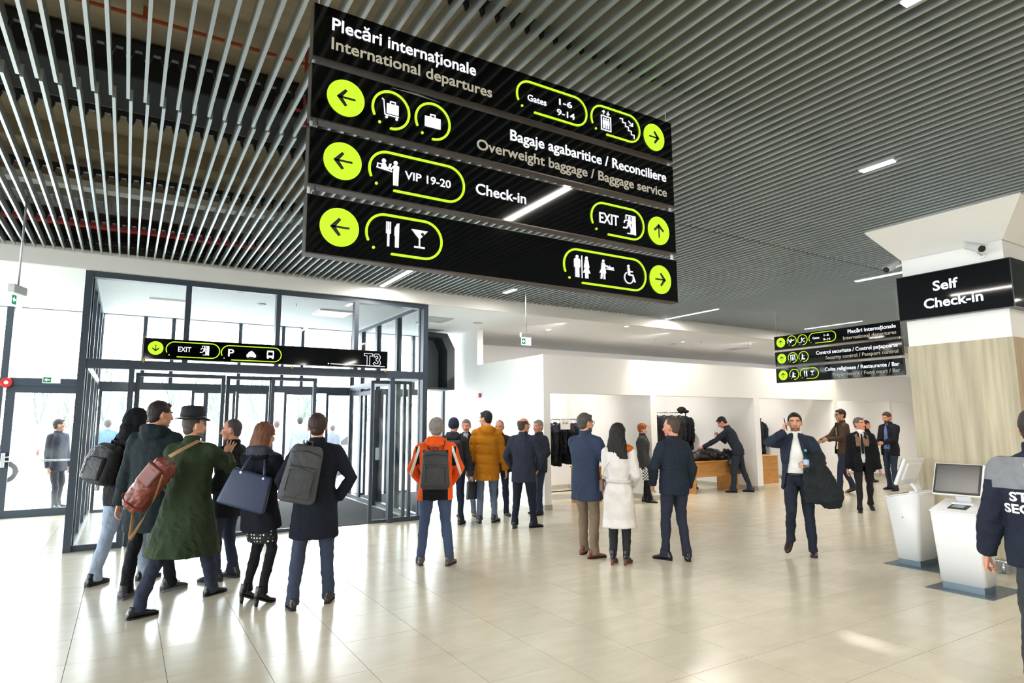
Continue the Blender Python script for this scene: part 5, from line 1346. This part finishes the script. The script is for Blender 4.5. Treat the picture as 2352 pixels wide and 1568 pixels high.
# coat over the arm
b = bm_new(); c = P['J']['aL']; el = c[1]; wr = c[2]; mid = el.lerp(wr, .45)
tube(b, [mid + Vector((0, 0, .075)), mid + Vector((-.02, .03, -.05)), mid + Vector((-.09, .04, -.25)), mid + Vector((-.15, .03, -.42)), mid + Vector((-.16, .0, -.52))], [(.09, .05), (.11, .10), (.14, .12), (.15, .12), (.10, .08)], n=18, ref=(0, 1, 0))
tube(b, [mid + Vector((0, 0, .09)), mid + Vector((.03, .06, 0)), mid + Vector((.05, .07, -.22)), mid + Vector((.06, .05, -.48))], [(.10, .05), (.11, .06), (.10, .06), (.08, .05)], n=16, ref=(0, 1, 0))
tube(b, [el + Vector((0, -.05, .08)), mid + Vector((-.05, 0, .08)), wr + Vector((-.03, -.06, .06))], [(.07, .07), (.085, .075), (.07, .06)], n=14)
b = remesh(b, .012, 2); fold(b, .018, 12, 5, 4.2); bm_transform(b, P['M'])
e = carried('coat', Matrix.Translation((0, 0, 0)), 'dark padded coat draped over the arm of the man on the phone', 'coat'); obj('shell', b, fabric('#22282C', .75), e, smooth=True)
# 20 brown blazer
P = person((14.79, 8.83), -112, 1.98, 'person in a brown tweed blazer, white shirt and jeans walking near the pillar', skin='mid', head=(-6, -4), glasses=True, feet=dict(L=(-.12, .18, 0, -6, 0), R=(.12, -.22, 0, 8, 20)),
           top=dict(col='#4A3A2C', hem=.82, bulk=1.1, open=(.03, .10)), shirt=dict(col='#E8E4DC'), legs=('#26324E',), shoe=('low', '#5A3420'), hair=('short', '#221A16'), vox=.017, arms=dict(L=dict(w=(-.14, .34, 1.14), hand='grip'), R=dict(w=(.10, .40, 1.10), hand='grip')))
# 21 scarf man
P = person((12.08, 6.84), 172, 1.76, 'grey-haired person in a black coat with a hanging checked scarf and dark tie, walking', skin='ruddy', head=(-42, 4), tie='#2A2228', feet=dict(R=(.12, .12, 0, 6, 0), L=(-.13, -.34, .02, -6, 20)),
           top=dict(col='#14151A', hem=.76, bulk=1.12, open=(.05, .025), collar=.02), shirt=dict(col='#E6E6EA', collar=.05), scarf=('#7E6650', 'tails'), legs=('#23222A',), shoe=('low', '#101014'), hair=('short', '#5E5854'), vox=.015)
# 22 blue shirt man
P = person((16.40, 8.56), -142, 1.92, 'bearded person in a dark blazer over a blue shirt looking down at his hands', skin='mid', head=(0, -16), beard='#4A3228', feet=dict(L=(-.14, .10, 0, -10, 0), R=(.12, -.05, 0, 10, 0)),
           top=dict(col='#1A1D26', hem=.78, bulk=1.12, open=(.04, .10)), shirt=dict(col='#5C7ABC'), legs=('#2B3850',), shoe=('low', '#15151A'), hair=('short', '#4A3224'), vox=.017, arms=dict(L=dict(w=(-.08, .30, 1.08), hand='grip'), R=dict(w=(.10, .30, 1.06), hand='grip')))
# 23 person with dark red hair
P = person((18.1, 10.05), 100, 1.70, 'person with dark red hair in a black coat, partly hidden behind the scarf wearer', female=True, head=(10, 0), top=dict(col='#15151A', hem=.60, bulk=1.1), legs=('#33222A', .95), shoe=('boot', '#121216'), hair=('bob', '#4A1A1E'), vox=.018)
# 24 cloakroom attendant in blue
P = person((14.45, 12.0), 70, 1.68, 'cloakroom attendant in a blue sweater and navy vest behind the third desk', female=True, head=(-20, -6), top=dict(col='#2A3F9A', cols=('#1A2638',), hem=.80, bulk=1.05, paint=lambda x, y, z, c: 1 if abs(x) < .17 else 0), legs=('#1C2230',), shoe=('boot', '#141418'), hair=('shortfem', '#8A6A4C'), vox=.017, arms=dict(L=dict(w=(-.15, .42, 1.0)), R=dict(w=(.15, .42, 1.0))))
# 25 security guard
GUC = [((0, 0, 1.315), (0, 0, 1)), ((.30, 0, 0), (1, 0, 0)), ((-.30, 0, 0), (1, 0, 0)), ((.235, 0, 0), (1, 0, 0)), ((-.235, 0, 0), (1, 0, 0)), ((0, 0, 1.36), (0, 0, 1)), ((0, 0, 1.5), (0, 0, 1))]
def guard(x, y, z, c): return 1 if z > 1.315 and abs(x) < .30 and not (abs(x) > .235 and z < 1.36) and z < 1.50 else 0
P = person((4.64, 1.56), 8, 1.76, 'security guard seen from behind in a navy jacket with grey shoulders and white lettering', head=(6, 0), feet=dict(L=(-.15, 0, 0, -8, 0), R=(.15, 0, 0, 8, 0)),
           top=dict(col='#1B2336', cols=('#777A80',), cuts=GUC, hem=.86, bulk=1.22, paint=guard, collar=.07, fold=.012), legs=('#353B40', 1.06), shoe=('boot', '#101012'), hair=('short', '#2C2624'), vox=.010, skin='ruddy',
           arms=dict(L=dict(w=(-.32, .04, .90), p=(-.6, -1, 0), hand='grip'), R=dict(w=(.32, .04, .88))))
jk = [c for c in P['root'].children if c.name.startswith('jacket')][0]
def on_back(bmx_parent, pts_fn): pass
bpy.context.view_layer.update()
def wrap_to(o, target, off=.004):
    """lay a flat decal (built in the local XZ plane at y=0) onto the garment behind it"""
    from mathutils.bvhtree import BVHTree
    tb = BVHTree.FromPolygons([v.co for v in target.data.vertices], [p.vertices[:] for p in target.data.polygons])
    for v in o.data.vertices:
        hit = tb.ray_cast(Vector((v.co.x, -1.0, v.co.z)), Vector((0, 1, 0)))
        if hit[0] is not None: v.co.y = hit[0].y - off + v.co.y
M_print = mat('print_white', '#E4E4E6', .5)
for s_, x0, x1, zb in (('STEFAN', -.150, .150, 1.245), ('SECURITY', -.185, .185, 1.175)):
    o = text_obj(s_, x0, x1, zb, .050, jk, M_print, bold=.045, depth=.0008); wrap_to(o, jk)
b = bm_new(); out = [(0, .062), (.03, .055), (.066, .060), (.062, .02), (.058, -.02), (.03, -.055), (0, -.072), (-.03, -.055), (-.058, -.02), (-.062, .02), (-.066, .060), (-.03, .055)]
o2 = [(x, z + 1.405) for x, z in out]
for i in range(len(o2)): seg(b, *o2[i], *o2[(i + 1) % len(o2)], .006, 0, .002)
for pts in ([(-.048, .045), (-.02, .03), (0, .040), (.02, .03), (.048, .045), (.028, .005), (.012, .0), (.010, -.02), (-.010, -.02), (-.012, .0), (-.028, .005)],): prism(b, [(x, z + 1.405) for x, z in pts], 0, .002)
seg(b, -.035, 1.378, .035, 1.378, .006, 0, .002); seg(b, -.025, 1.362, .025, 1.362, .006, 0, .002)
o = obj('emblem', b, M_print, jk); wrap_to(o, jk)
# outside
P = person((-1.20, 16.43), 130, 1.82, 'person in a dark jacket standing outside the emergency door', skin='light', head=(-40, 0), top=dict(col='#2C3444', hem=.72, bulk=1.15), legs=('#3A3C44',), shoe=('low', '#22242A'), hair=('short', '#2E2A2A'), vox=.018, feet=dict(R=(.10, .12, 0, 20, 0)))
P = person((-0.42, 20.0), -10, 1.84, 'person in a denim jacket outside the glass doors, beyond the hooded person', top=dict(col='#4A78A8', hem=.85, bulk=1.1), legs=('#3A4256',), hair=('short', '#4A4644'), vox=.02)
P = person((4.70, 20.5), 0, 1.91, 'person in a pale grey coat outside, seen beyond the navy overcoat', top=dict(col='#7E8694', hem=.7, bulk=1.2), legs=('#3A4256',), hair=('short', '#2A2A2E'), vox=.02)
P = person((3.83, 19.6), 8, 1.80, 'person in a lavender padded vest outside the doors', top=dict(col='#8E90C0', hem=.8, bulk=1.2, quilt=('h', .09, .008)), legs=('#3A4256',), hair=('short', '#5A4A4A'), vox=.02)
P = person((5.67, 20.2), 20, 1.66, 'person in a slate jacket outside, half hidden behind the navy overcoat', top=dict(col='#66707E', hem=.8, bulk=1.1), legs=('#3A4256',), hair=('short', '#4A4A4E'), vox=.02)
P = person((6.35, 17.4), -30, 1.76, 'person in a turquoise jacket and khaki trousers outside, seen through the vestibule side', top=dict(col='#2A86A8', hem=.85, bulk=1.15), legs=('#B8A684',), hair=('short', '#2A2A30'), vox=.02, feet=dict(R=(.10, .1, 0, 10, 0)))
# duffel bag on the hat wearer's back
P = HATP
M = P['M'] @ Matrix.Translation((-.20, -.34, 1.15)) @ Matrix.Rotation(radians(-6), 4, 'Z') @ Matrix.Rotation(radians(-52), 4, 'Y')
e = carried('duffel_bag', M, 'worn reddish-brown leather duffel bag slung across the back of the hat wearer', 'bag')
m = mat('worn_leather', '#7A3A2E', .38, var=.35, vscale=9, bump=.4, bscale=60)
b = bm_new(); tube(b, [(-.27, 0, 0), (-.255, 0, 0), (-.20, 0, 0), (0, 0, 0), (.17, 0, 0), (.235, 0, .01), (.25, 0, .01)], [(.06, .07), (.095, .105), (.105, .115), (.108, .120), (.105, .112), (.085, .09), (.05, .05)], n=22, ref=(0, 1, 0), power=2.6)
b = remesh(b, .009, 1); fold(b, .014, 12, 12, 8.8); obj('bag_body', b, m, e, smooth=True)
b = bm_new(); rbox(b, (.10, -.105, .01), (.20, .05, .15), .02, 3); obj('flap_pocket', b, mat('worn_leather_dark', '#6A2E22', .4, var=.3, vscale=9), e)
b = bm_new()
for x in (-.20, .16):
    tube(b, [(x, .125 * cos(a), .118 * sin(a)) for a in [2 * pi * k / 24 for k in range(25)]], [(.012, .003)] * 25, n=6, ref=(1, 0, 0))
obj('binding_strap', b, m, e)
tan = mat('strap_leather', '#B08A5E', .5)
Mi = M.inverted() @ P['M']
b = bm_new(); tube(b, [Mi @ Vector(p) for p in ((-.05, -.33, 1.39), (.02, -.20, 1.46), (.10, -.08, 1.525), (.13, .04, 1.50), (.05, .15, 1.36))], [(.018, .004)] * 5, n=8, ref=(1, 0, 0)); obj('shoulder_strap', b, tan, e, smooth=True)
b = bm_new(); tube(b, [Mi @ Vector(p) for p in ((-.04, -.46, 1.24), (-.10, -.46, 1.02), (-.22, -.42, .82), (-.33, -.36, .66), (-.36, -.30, .70), (-.36, -.26, .95))], [(.018, .004)] * 6, n=8, ref=(1, 0, 0)); obj('hanging_strap', b, tan, e, smooth=True)
# ------------------------------------------------------------------ self check-in kiosks
M_kw = mat('kiosk_white', '#E9EAEC', .35); M_ks = mat('kiosk_steel', '#6C7A84', .3, .6); M_kd = mat('kiosk_seam', '#9FA3A8', .5)
def kiosk(loc, rz, label):
    e = empty('check_in_kiosk', loc, rz); tag(e, label, 'kiosk')
    b = bm_new(); bx(b, -.30, .30, -.24, .42, 0, .008, .003); obj('floor_plate', b, M_ks, e)
    b = bm_new(); bx(b, -.185, .185, -.115, .125, .008, .075); obj('plinth', b, M_ks, e)
    b = bm_new()
    prof = [(-.13, .075), (.14, .075), (.17, .80), (.165, .865), (-.20, .775), (-.215, .755)]
    vs = [[b.verts.new((x, y, z)) for y, z in prof] for x in (-.205, .205)]
    for i in range(len(prof)): j = (i + 1) % len(prof); b.faces.new((vs[0][i], vs[0][j], vs[1][j], vs[1][i]))
    b.faces.new(vs[0][::-1]); b.faces.new(vs[1]); bmesh.ops.recalc_face_normals(b, faces=b.faces[:])
    es = [ed for ed in b.edges if abs(ed.verts[0].co.x - ed.verts[1].co.x) < 1e-6 and abs(ed.verts[0].co.z - ed.verts[1].co.z) > .3]
    bmesh.ops.bevel(b, geom=es, offset=.045, segments=5, affect='EDGES', profile=.5)
    bmesh.ops.bevel(b, geom=[ed for ed in b.edges if ed.calc_face_angle(0) > .5], offset=.006, segments=2, affect='EDGES')
    o = obj('body', b, M_kw, e)
    for f in o.data.polygons: f.use_smooth = True
    # top deck with scanner
    R = Matrix.Rotation(math.atan2(.09, .365), 3, 'X')
    b = bm_new(); add_box(b, (0, -.02, .832), (.418, .392, .014), R, .006) if False else None
    vs_ = add_box(b, (0, 0, 0), (.425, .400, .016), R, .007); bmesh.ops.translate(b, vec=(0, -.022, .828), verts=b.verts[:]); obj('top_deck', b, M_kw, e)
    b = bm_new(); add_box(b, (0, 0, 0), (.17, .12, .012), R, .003); bmesh.ops.translate(b, vec=(.01, -.07, .826), verts=b.verts[:]); sc = obj('scanner', b, M_black, e)
    b = bm_new(); add_box(b, (0, 0, 0), (.11, .07, .004), R); bmesh.ops.translate(b, vec=(.01, -.075, .8345), verts=b.verts[:]); obj('scanner_glass', b, mat('scanner_glass', '#8A9298', .1), sc)
    b = bm_new(); bx(b, -.13, .13, -.1905, -.182, .600, .604); obj('paper_slot', b, M_black, e)
    b = bm_new(); bx(b, -.2065, -.2055, -.11, -.108, .09, .77); bx(b, -.2065, -.2055, -.17, -.108, .768, .770); obj('door_seam', b, M_kd, e)
    for sx in (-1, 1):
        b = bm_new(); add_cyl(b, (sx * .2055, -.02, .56), (sx * .209, -.02, .56), .008, n=12); obj('key_lock', b, M_ks, e)
    # monitor
    b = bm_new(); tube(b, [(0, .10, .83), (0, .07, .90), (0, .03, .95)], [(.07, .018)] * 3, n=12, ref=(0, 1, 0), power=4); bx(b, -.10, .10, .02, .14, .835, .865, .01); obj('stand', b, M_kw, e)
    T_ = Matrix.Translation((0, -.02, 1.10)) @ Matrix.Rotation(-.40, 4, 'X')
    m = empty('monitor_mount', (0, 0, 0), 0, e); m.matrix_local = T_; m.name = 'monitor'
    b = bm_new(); rbox(b, (0, .016, 0), (.46, .040, .345), .016, 3)
    bx(b, -.16, .16, .03, .055, -.10, .12, .01); obj('shell', b, M_kw, m)
    b = bm_new(); bx(b, -.215, .215, -.012, -.004, -.160, .160, .003); obj('bezel', b, M_black, m)
    b = bm_new(); bx(b, -.195, .195, -.0135, -.012, -.140, .145); obj('screen', b, mat('screen_off', '#2B2B2C', .22), m)
    return e
kiosk((7.37, 3.19, 0), -pi / 2, 'white check-in kiosk with its dark screen turned to the room, nearest the guard')
kiosk((8.19, 4.07, 0), pi, 'white check-in kiosk seen from the side, round the corner of the wood-clad pillar')
# ------------------------------------------------------------------ CCTV cameras on the pillar head
def cctv(loc, aim, base, label):
    e = empty('security_camera', loc); tag(e, label, 'camera')
    a = Vector(aim).normalized(); q = a.to_track_quat('Y', 'Z').to_matrix().to_4x4()
    b = bm_new(); rbox(b, (0, 0, 0), (.085, .22, .085), .02, 3); bx(b, -.048, .048, -.13, .13, .040, .046); bm_transform(b, q); obj('housing', b, mat('camera_grey', '#C8CACC', .4), e)
    b = bm_new(); add_cyl(b, (0, .10, 0), (0, .125, 0), .038, n=20); bm_transform(b, q); obj('lens', b, M_black, e)
    b = bm_new(); v = Vector(base) - Vector(loc); add_cyl(b, (0, 0, -.03), v, .014, n=10); add_cyl(b, v, v + Vector((v.x, v.y, 0)).normalized() * .015, .04, n=16); obj('bracket', b, M_white, e)
cctv((8.36, 3.22, 3.72), (-.45, -.85, -.45), (8.585, 3.24, 3.66), 'grey bullet security camera on the white pillar head above the Self Check-in sign')
cctv((8.72, 4.33, 3.78), (-.9, .3, -.5), (8.78, 4.165, 3.80), 'security camera on the shaded side of the pillar head, over the three-row sign')
# ------------------------------------------------------------------ cloakroom furniture
M_oak = mat('beech_laminate', '#C18A48', .5, var=.18, vscale=2.0, stretch=(1.2, 6, 6), bump=.1, bscale=40)
def desk(loc, w, d, label, rz=0.0, closed=False):
    e = empty('desk', loc, rz); tag(e, label, 'desk')
    b = bm_new(); bx(b, 0, w, 0, d, .735, .76, .003); obj('desktop', b, M_oak, e)
    for x in (.01, w - .035):
        b = bm_new(); bx(b, x, x + .025, .02, d - .03, 0, .735); obj('side_panel', b, M_oak, e)
    b = bm_new(); bx(b, .035, w - .035, .06 if not closed else .02, .08 if not closed else .04, .0 if closed else .38, .735); obj('modesty_panel', b, M_oak, e)
    return e
desk((11.62, 10.60, 0), 1.55, .70, 'orange-brown wooden desk heaped with a dark coat in the second cloakroom opening')
desk((14.0, 11.30, 0), 1.75, .70, 'orange-brown wooden desk with closed front in the third cloakroom opening', closed=True)
desk((8.34, 10.78, 0), .60, .4, 'low orange-brown wooden cabinet edge showing beside the blue coat')
def chair_base(x, y, label):
    e = empty('office_chair', (x, y, 0)); tag(e, label, 'chair')
    for k in range(5):
        a = 2 * pi * k / 5; b = bm_new(); tube(b, [(0, 0, .10), (.26 * cos(a), .26 * sin(a), .065)], [.022, .014], n=8); obj('leg', b, M_black, e)
        b = bm_new(); add_cyl(b, (.27 * cos(a) - .012, .27 * sin(a), .03), (.27 * cos(a) + .012, .27 * sin(a), .03), .03, n=12); obj('caster', b, M_black, e)
    b = bm_new(); add_cyl(b, (0, 0, .08), (0, 0, .42), .025, n=12); obj('column', b, M_black, e)
    b = bm_new(); rbox(b, (0, 0, .46), (.46, .46, .08), .03, 3); obj('seat', b, mat('chair_fabric', '#1D1E22', .9), e)
    b = bm_new(); rbox(b, (0, .24, .74), (.42, .06, .46), .03, 3); obj('backrest', b, MATS['chair_fabric'], e)
chair_base(12.45, 11.65, 'black office chair behind the desk of the second cloakroom')
# coat heap on the desk
b = bm_new()
for c, r in (((12.2, 10.95, .86), (.42, .26, .12)), ((12.55, 10.9, .90), (.34, .25, .13)), ((12.85, 10.85, .84), (.30, .24, .09)), ((11.95, 10.95, .83), (.22, .2, .08)), ((12.35, 10.9, .96), (.24, .18, .10))): add_ell(b, c, r)
tube(b, [(12.75, 10.75, .86), (12.95, 10.56, .80), (13.0, 10.54, .66), (13.0, 10.545, .42)], [(.20, .05), (.20, .04), (.22, .035), (.20, .03)], n=16, ref=(0, 1, 0))
b = remesh(b, .016, 1); fold(b, .026, 7, 5, 3.1)
for v in b.verts:
    if 11.63 < v.co.x < 13.16 and v.co.y > 10.60 and v.co.z < .765: v.co.z = .765
o = obj('coat_heap', b, mat('black_leather', '#1B1B1E', .35, bump=.3, bscale=30), smooth=True); tag(o, 'black shiny coat heaped over the desk and hanging off its front edge', 'coat')
# hanging coats
def hang_coat(seed, length, bulk):
    b = bm_new()
    tube(b, [(0, 0, -.02), (0, 0, -.08), (0, 0, -.22), (0, 0, -.5), (0, 0, -length * .8), (0, 0, -length)], [(.05, .035), (.17, .045), (.21, .06 * bulk), (.20, .055 * bulk), (.22, .06 * bulk), (.24, .065 * bulk)], n=20, ref=(1, 0, 0), power=2.4)
    for s in (-1, 1): tube(b, [(0, s * .16, -.09), (.01, s * .225, -.25), (.015, s * .235, -.5), (.01, s * .23, -.74)], [.05, .055 * bulk, .05, .042], n=12)
    b = remesh(b, .018, 1); fold(b, .022, 9, 3, seed); me = bpy.data.meshes.new('shell'); b.to_mesh(me); b.free()
    me.polygons.foreach_set('use_smooth', [True] * len(me.polygons)); return me
COATS = [hang_coat(1, .95, 1.0), hang_coat(5, 1.05, 1.3), hang_coat(9, .80, 1.1)]
hk = bm_new(); tube(hk, [(0, 0, -.02), (0, 0, .03), (0, .012, .05), (0, 0, .062), (0, -.01, .052)], .003, n=6); tube(hk, [(0, -.19, -.09), (0, 0, -.02), (0, .19, -.09)], .008, n=6)
HOOK = bpy.data.meshes.new('hanger'); hk.to_mesh(HOOK); hk.free(); HOOK.materials.append(M_chrome)
CC = ['#15171C', '#1A1F2C', '#101114', '#22262C', '#1C222E', '#2A2420']
def rack(x0, x1, y, zr, n, label, coat_label, grp, sign=None, hatl=None):
    e = empty('clothes_rack', ((x0 + x1) / 2, y, 0)); tag(e, label, 'clothes rack'); w = (x1 - x0) / 2
    b = bm_new(); add_cyl(b, (-w, 0, zr), (w, 0, zr), .014, n=10); obj('rail', b, M_chrome, e)
    for s in (-1, 1):
        b = bm_new(); add_cyl(b, (s * (w - .06), 0, .10), (s * (w - .06), 0, zr), .016, n=10); obj('upright', b, M_black, e)
        b = bm_new(); bx(b, s * (w - .06) - .015, s * (w - .06) + .015, -.28, .28, .075, .105); obj('foot', b, M_black, e)
        for t in (-1, 1):
            b = bm_new(); add_cyl(b, (s * (w - .06) - .012, t * .26, .033), (s * (w - .06) + .012, t * .26, .033), .033, n=14); bx(b, s * (w - .06) - .01, s * (w - .06) + .01, t * .26 - .012, t * .26 + .012, .03, .08); obj('caster', b, M_black, e)
    b = bm_new(); add_cyl(b, (-w + .06, 0, .16), (w - .06, 0, .16), .012, n=8); add_cyl(b, (-w + .06, 0, .30), (-w + .25, 0, .16), .008, n=8); obj('cross_bar', b, M_black, e)
    for k in range(n):
        x = x0 + .07 + (x1 - x0 - .14) * k / (n - 1)
        c = bpy.data.objects.new('hanging_coat', COATS[k % 3].copy()); C.objects.link(c); c.data.materials.append(fabric(CC[(k * 5) % 6]))
        c.location = (x, y, zr - .065); c.rotation_euler = (0, 0, random.uniform(-.25, .25)); c.scale = (1, 1, random.uniform(.88, 1.0)); tag(c, coat_label, 'coat', grp)
        h = bpy.data.objects.new('hanger', HOOK); link(h, c)
    if sign:
        txt, sx, sl = sign; s = empty('paper_sign', (sx, y - .30, zr - .11)); tag(s, sl, 'sign')
        b = bm_new(); bx(b, -.135, .135, 0, .002, -.12, .10); obj('sheet', b, M_white, s)
        text_obj(txt, -.08, .08, .0, .045, s, M_ink, bold=.01, depth=.0012)
        b = bm_new(); tube(b, [(-.09, 0, .09), (-.05, .15, .12), (0, .30, .125), (.05, .15, .12), (.09, 0, .09)], .002, n=5); obj('string', b, M_white, s)
rack(7.85, 9.15, 11.75, 1.78, 11, 'black wheeled clothes rack full of dark coats in the first cloakroom', 'dark coat on the crowded first cloakroom rack', 'dark coats on the first rack', sign=('21-40', 8.44, 'white paper sign reading 21-40 on the first rack'))
rack(11.95, 13.25, 12.3, 1.96, 13, 'tall clothes rack of dark coats with a cap on top in the second cloakroom', 'dark coat on the tall second cloakroom rack', 'dark coats on the second rack')
rack(16.45, 18.3, 12.6, 1.80, 13, 'clothes rack of dark coats behind the attendant in the third cloakroom', 'dark coat on the third cloakroom rack', 'dark coats on the third rack') if False else None
rack(15.2, 16.85, 12.6, 1.80, 12, 'clothes rack of dark coats behind the attendant in the third cloakroom', 'dark coat on the third cloakroom rack', 'dark coats on the third rack', sign=('101-120', 15.75, 'white paper sign reading 101-120 on the third rack'))
rack(20.3, 21.3, 11.9, 1.82, 3, 'nearly empty clothes rack beside the pillar in the last cloakroom', 'dark coat on the nearly empty last rack', 'coats on the last rack')
b = bm_new(); add_ell(b, (13.02, 12.28, 2.03), (.13, .12, .09)); add_ell(b, (13.12, 12.22, 1.99), (.10, .08, .04)); b = remesh(b, .012, 1); fold(b, .012, 14, 14, 2); tag(obj('cap', b, fabric('#17181C'), smooth=True), 'black peaked cap resting on the rail of the tall second rack', 'cap')
# ------------------------------------------------------------------ soffit fittings
def sprinkler(x, y, label):
    b = bm_new(); add_cyl(b, (0, 0, -.05), (0, 0, 0), .010, n=8); add_cyl(b, (0, 0, -.056), (0, 0, -.05), .022, n=12); add_cyl(b, (0, 0, -.004), (0, 0, 0), .03, n=12)
    o = obj('sprinkler', b, M_steel); o.location = (x, y, ZF); tag(o, label, 'sprinkler', 'sprinkler heads in the soffit')
for x, y in ((8.83, 12.75), (12.21, 12.37), (13.6, 12.0), (15.2, 11.6), (2.6, 12.0), (17.3, 12.2)): sprinkler(x, y, 'small steel sprinkler head in the white soffit')
for x, y, r, l in ((6.63, 12.26, .11, 'round white loudspeaker in the soffit beside the dark hood'), (13.35, 12.83, .12, 'round white loudspeaker in the soffit over the second cloakroom opening'), (2.03, 12.32, .09, 'round white detector in the soffit over the vestibule')):
    b = bm_new(); add_cyl(b, (0, 0, -.02), (0, 0, 0), r * .85, r, n=24); add_cyl(b, (0, 0, -.024), (0, 0, -.02), r * .5, n=20); o = obj('ceiling_speaker', b, mat('fitting_grey', '#C9CCCE', .5)); o.location = (x, y, ZF); tag(o, l, 'loudspeaker')
for x, y, l in ((15.87, 12.65, 'square grey air grille in the soffit over the third cloakroom opening'), (5.6, 12.3, 'square grey air grille in the soffit just beside the vestibule')):
    e = empty('air_grille', (x, y, ZF)); tag(e, l, 'vent')
    b = bm_new(); 
    for a in ((-.3, .3, -.3, -.27), (-.3, .3, .27, .3), (-.3, -.27, -.27, .27), (.27, .3, -.27, .27)): bx(b, *a, -.02, 0)
    obj('frame', b, MATS['fitting_grey'], e)
    for k in range(9):
        b = bm_new(); add_box(b, (0, -.24 + k * .06, -.012), (.54, .035, .004), Matrix.Rotation(.0, 3, 'X')); obj('slat', b, MATS['fitting_grey'], e)
b = bm_new(); bx(b, 4.60, 4.68, 14.955, 14.974, 1.88, 1.98); o = obj('door_sticker', b, M_white); tag(o, 'small white and red sticker on the dark door post inside the vestibule', 'sticker')
b = bm_new(); bx(b, -.025, .025, -.002, 0, -.02, .02); s_ = obj('red_mark', b, M_red, o); s_.location = (4.64, 14.955, 1.94)
# ------------------------------------------------------------------ outside: banner, car, bare trees
e = empty('banner', (6.3, 17.0, 0)); tag(e, 'white banner with red letters outside, seen through the side of the vestibule', 'banner')
b = bm_new(); bx(b, -.75, .75, 0, .03, 2.02, 2.40); obj('sheet', b, M_white, e); text_obj('DA', -.30, .20, 2.09, .24, e, mat('banner_red', '#D81E3A', .5), bold=.04)
b = bm_new()
for x in (-.72, .72): add_cyl(b, (x, .05, -.06), (x, .05, 2.42), .025, n=10)
obj('post', b, M_frame, e)
def car(loc, rz, col, label):
    e = empty('car', loc, rz); tag(e, label, 'car')
    b = bm_new()
    prof = [(-2.1, .35), (-2.15, .62), (-2.05, .86), (-1.2, .98), (-.55, 1.40), (.75, 1.46), (1.55, 1.05), (2.0, .98), (2.1, .75), (2.08, .35)]
    for s in (-1, 1): pass
    rows = [[b.verts.new((x * (1 - .03 * abs(t)), .86 * t * (1 - .16 * max(0, (z - .9) / .5)), z)) for x, z in prof] for t in (-1, -.9, 0, .9, 1)]
    for p, q in zip(rows, rows[1:]):
        for k in range(len(prof)): j = (k + 1) % len(prof); b.faces.new((p[k], p[j], q[j], q[k]))
    b.faces.new(rows[0][::-1]); b.faces.new(rows[-1]); bmesh.ops.recalc_face_normals(b, faces=b.faces[:]); obj('body', b, mat('car_' + col.strip('#'), col, .25, .3), e)
    b = bm_new()
    for t in (-1, 1):
        vs = [b.verts.new((x, t * (.875 - .14 * (z - .95) / .45), z)) for x, z in ((-1.0, 1.0), (-.5, 1.34), (.68, 1.40), (1.35, 1.04))]; b.faces.new(vs if t > 0 else vs[::-1])
    obj('window', b, M_black, e)
    for x in (-1.3, 1.3):
        for t in (-.84, .84):
            b = bm_new(); add_cyl(b, (x, t - .1, .32), (x, t + .1, .32), .32, n=24); w_ = obj('wheel', b, M_black, e); b = bm_new(); add_cyl(b, (x, t - .11, .32), (x, t + .11, .32), .19, n=16); obj('rim', b, M_chrome, w_)
    b = bm_new()
    for t in (-.62, .62): bx(b, 2.04, 2.10, t - .12, t + .12, .80, .94)
    obj('tail_light', b, M_red, e)
car((7.2, 23.0, -.06), radians(200), '#8A929C', 'grey car parked outside beyond the vestibule doors')
car((-4.5, 26.0, -.06), radians(5), '#A8B0B8', 'silver car parked outside beyond the emergency door')
M_bark = mat('bare_bark', '#6A766E', .9)
def tree_mesh(seed, H_):
    rnd = random.Random(seed); b = bm_new()
    def br(p, d, L, r, depth):
        n = 3; pts = [p]; q = p.copy(); dd = d.copy()
        for k in range(n):
            dd = (dd + Vector((rnd.uniform(-.18, .18), rnd.uniform(-.18, .18), rnd.uniform(-.02, .16)))).normalized(); q = q + dd * L / n; pts.append(q.copy())
        tube(b, pts, [r, r * .86, r * .72, r * .58], n=5 if depth > 1 else 4, caps=False)
        if depth == 0: return
        for k in range(4 if depth > 1 else 3):
            t = rnd.choice(pts[1:]); a = rnd.uniform(0, 2 * pi); u = Vector((cos(a), sin(a), rnd.uniform(.5, 1.3))).normalized()
            br(t, (dd * .5 + u * .7).normalized(), L * rnd.uniform(.5, .72), r * .5, depth - 1)
    br(Vector((0, 0, -.1)), Vector((0, 0, 1)), H_ * .5, .12, 4)
    me = bpy.data.meshes.new('bare_tree'); b.to_mesh(me); b.free(); me.materials.append(M_bark); return me
TM = [tree_mesh(s, 5.4) for s in (3, 8, 15, 21)]
tl = ['bare winter tree far outside, beyond the emergency door', 'bare winter tree outside, beyond the hooded person', 'bare winter tree outside, beyond the hat wearer', 'bare winter tree outside, beyond the woman with the tote', 'bare winter tree outside, beyond the navy overcoat']
T_POS = [(-2.0, 34, 0), (-3.4, 38, 0), (-1.0, 40, 0), (.9, 36, 1), (-.1, 41, 1), (2.4, 42, 1), (6.0, 36, 2), (4.4, 40, 2), (8.4, 37, 3), (9.9, 41, 3), (12.2, 36, 4), (14.4, 39, 4), (16.5, 37, 4), (-5.5, 36, 0), (7.2, 44, 3)]
for i, (x, y, li) in enumerate(T_POS):
    o = bpy.data.objects.new('bare_tree', TM[i % 4]); C.objects.link(o); o.location = (x, y, -.06); o.rotation_euler = (0, 0, i * 1.3); s = .85 + .12 * (i % 3); o.scale = (s, s, s); tag(o, tl[li], 'tree', tl[li].replace('tree', 'trees'))
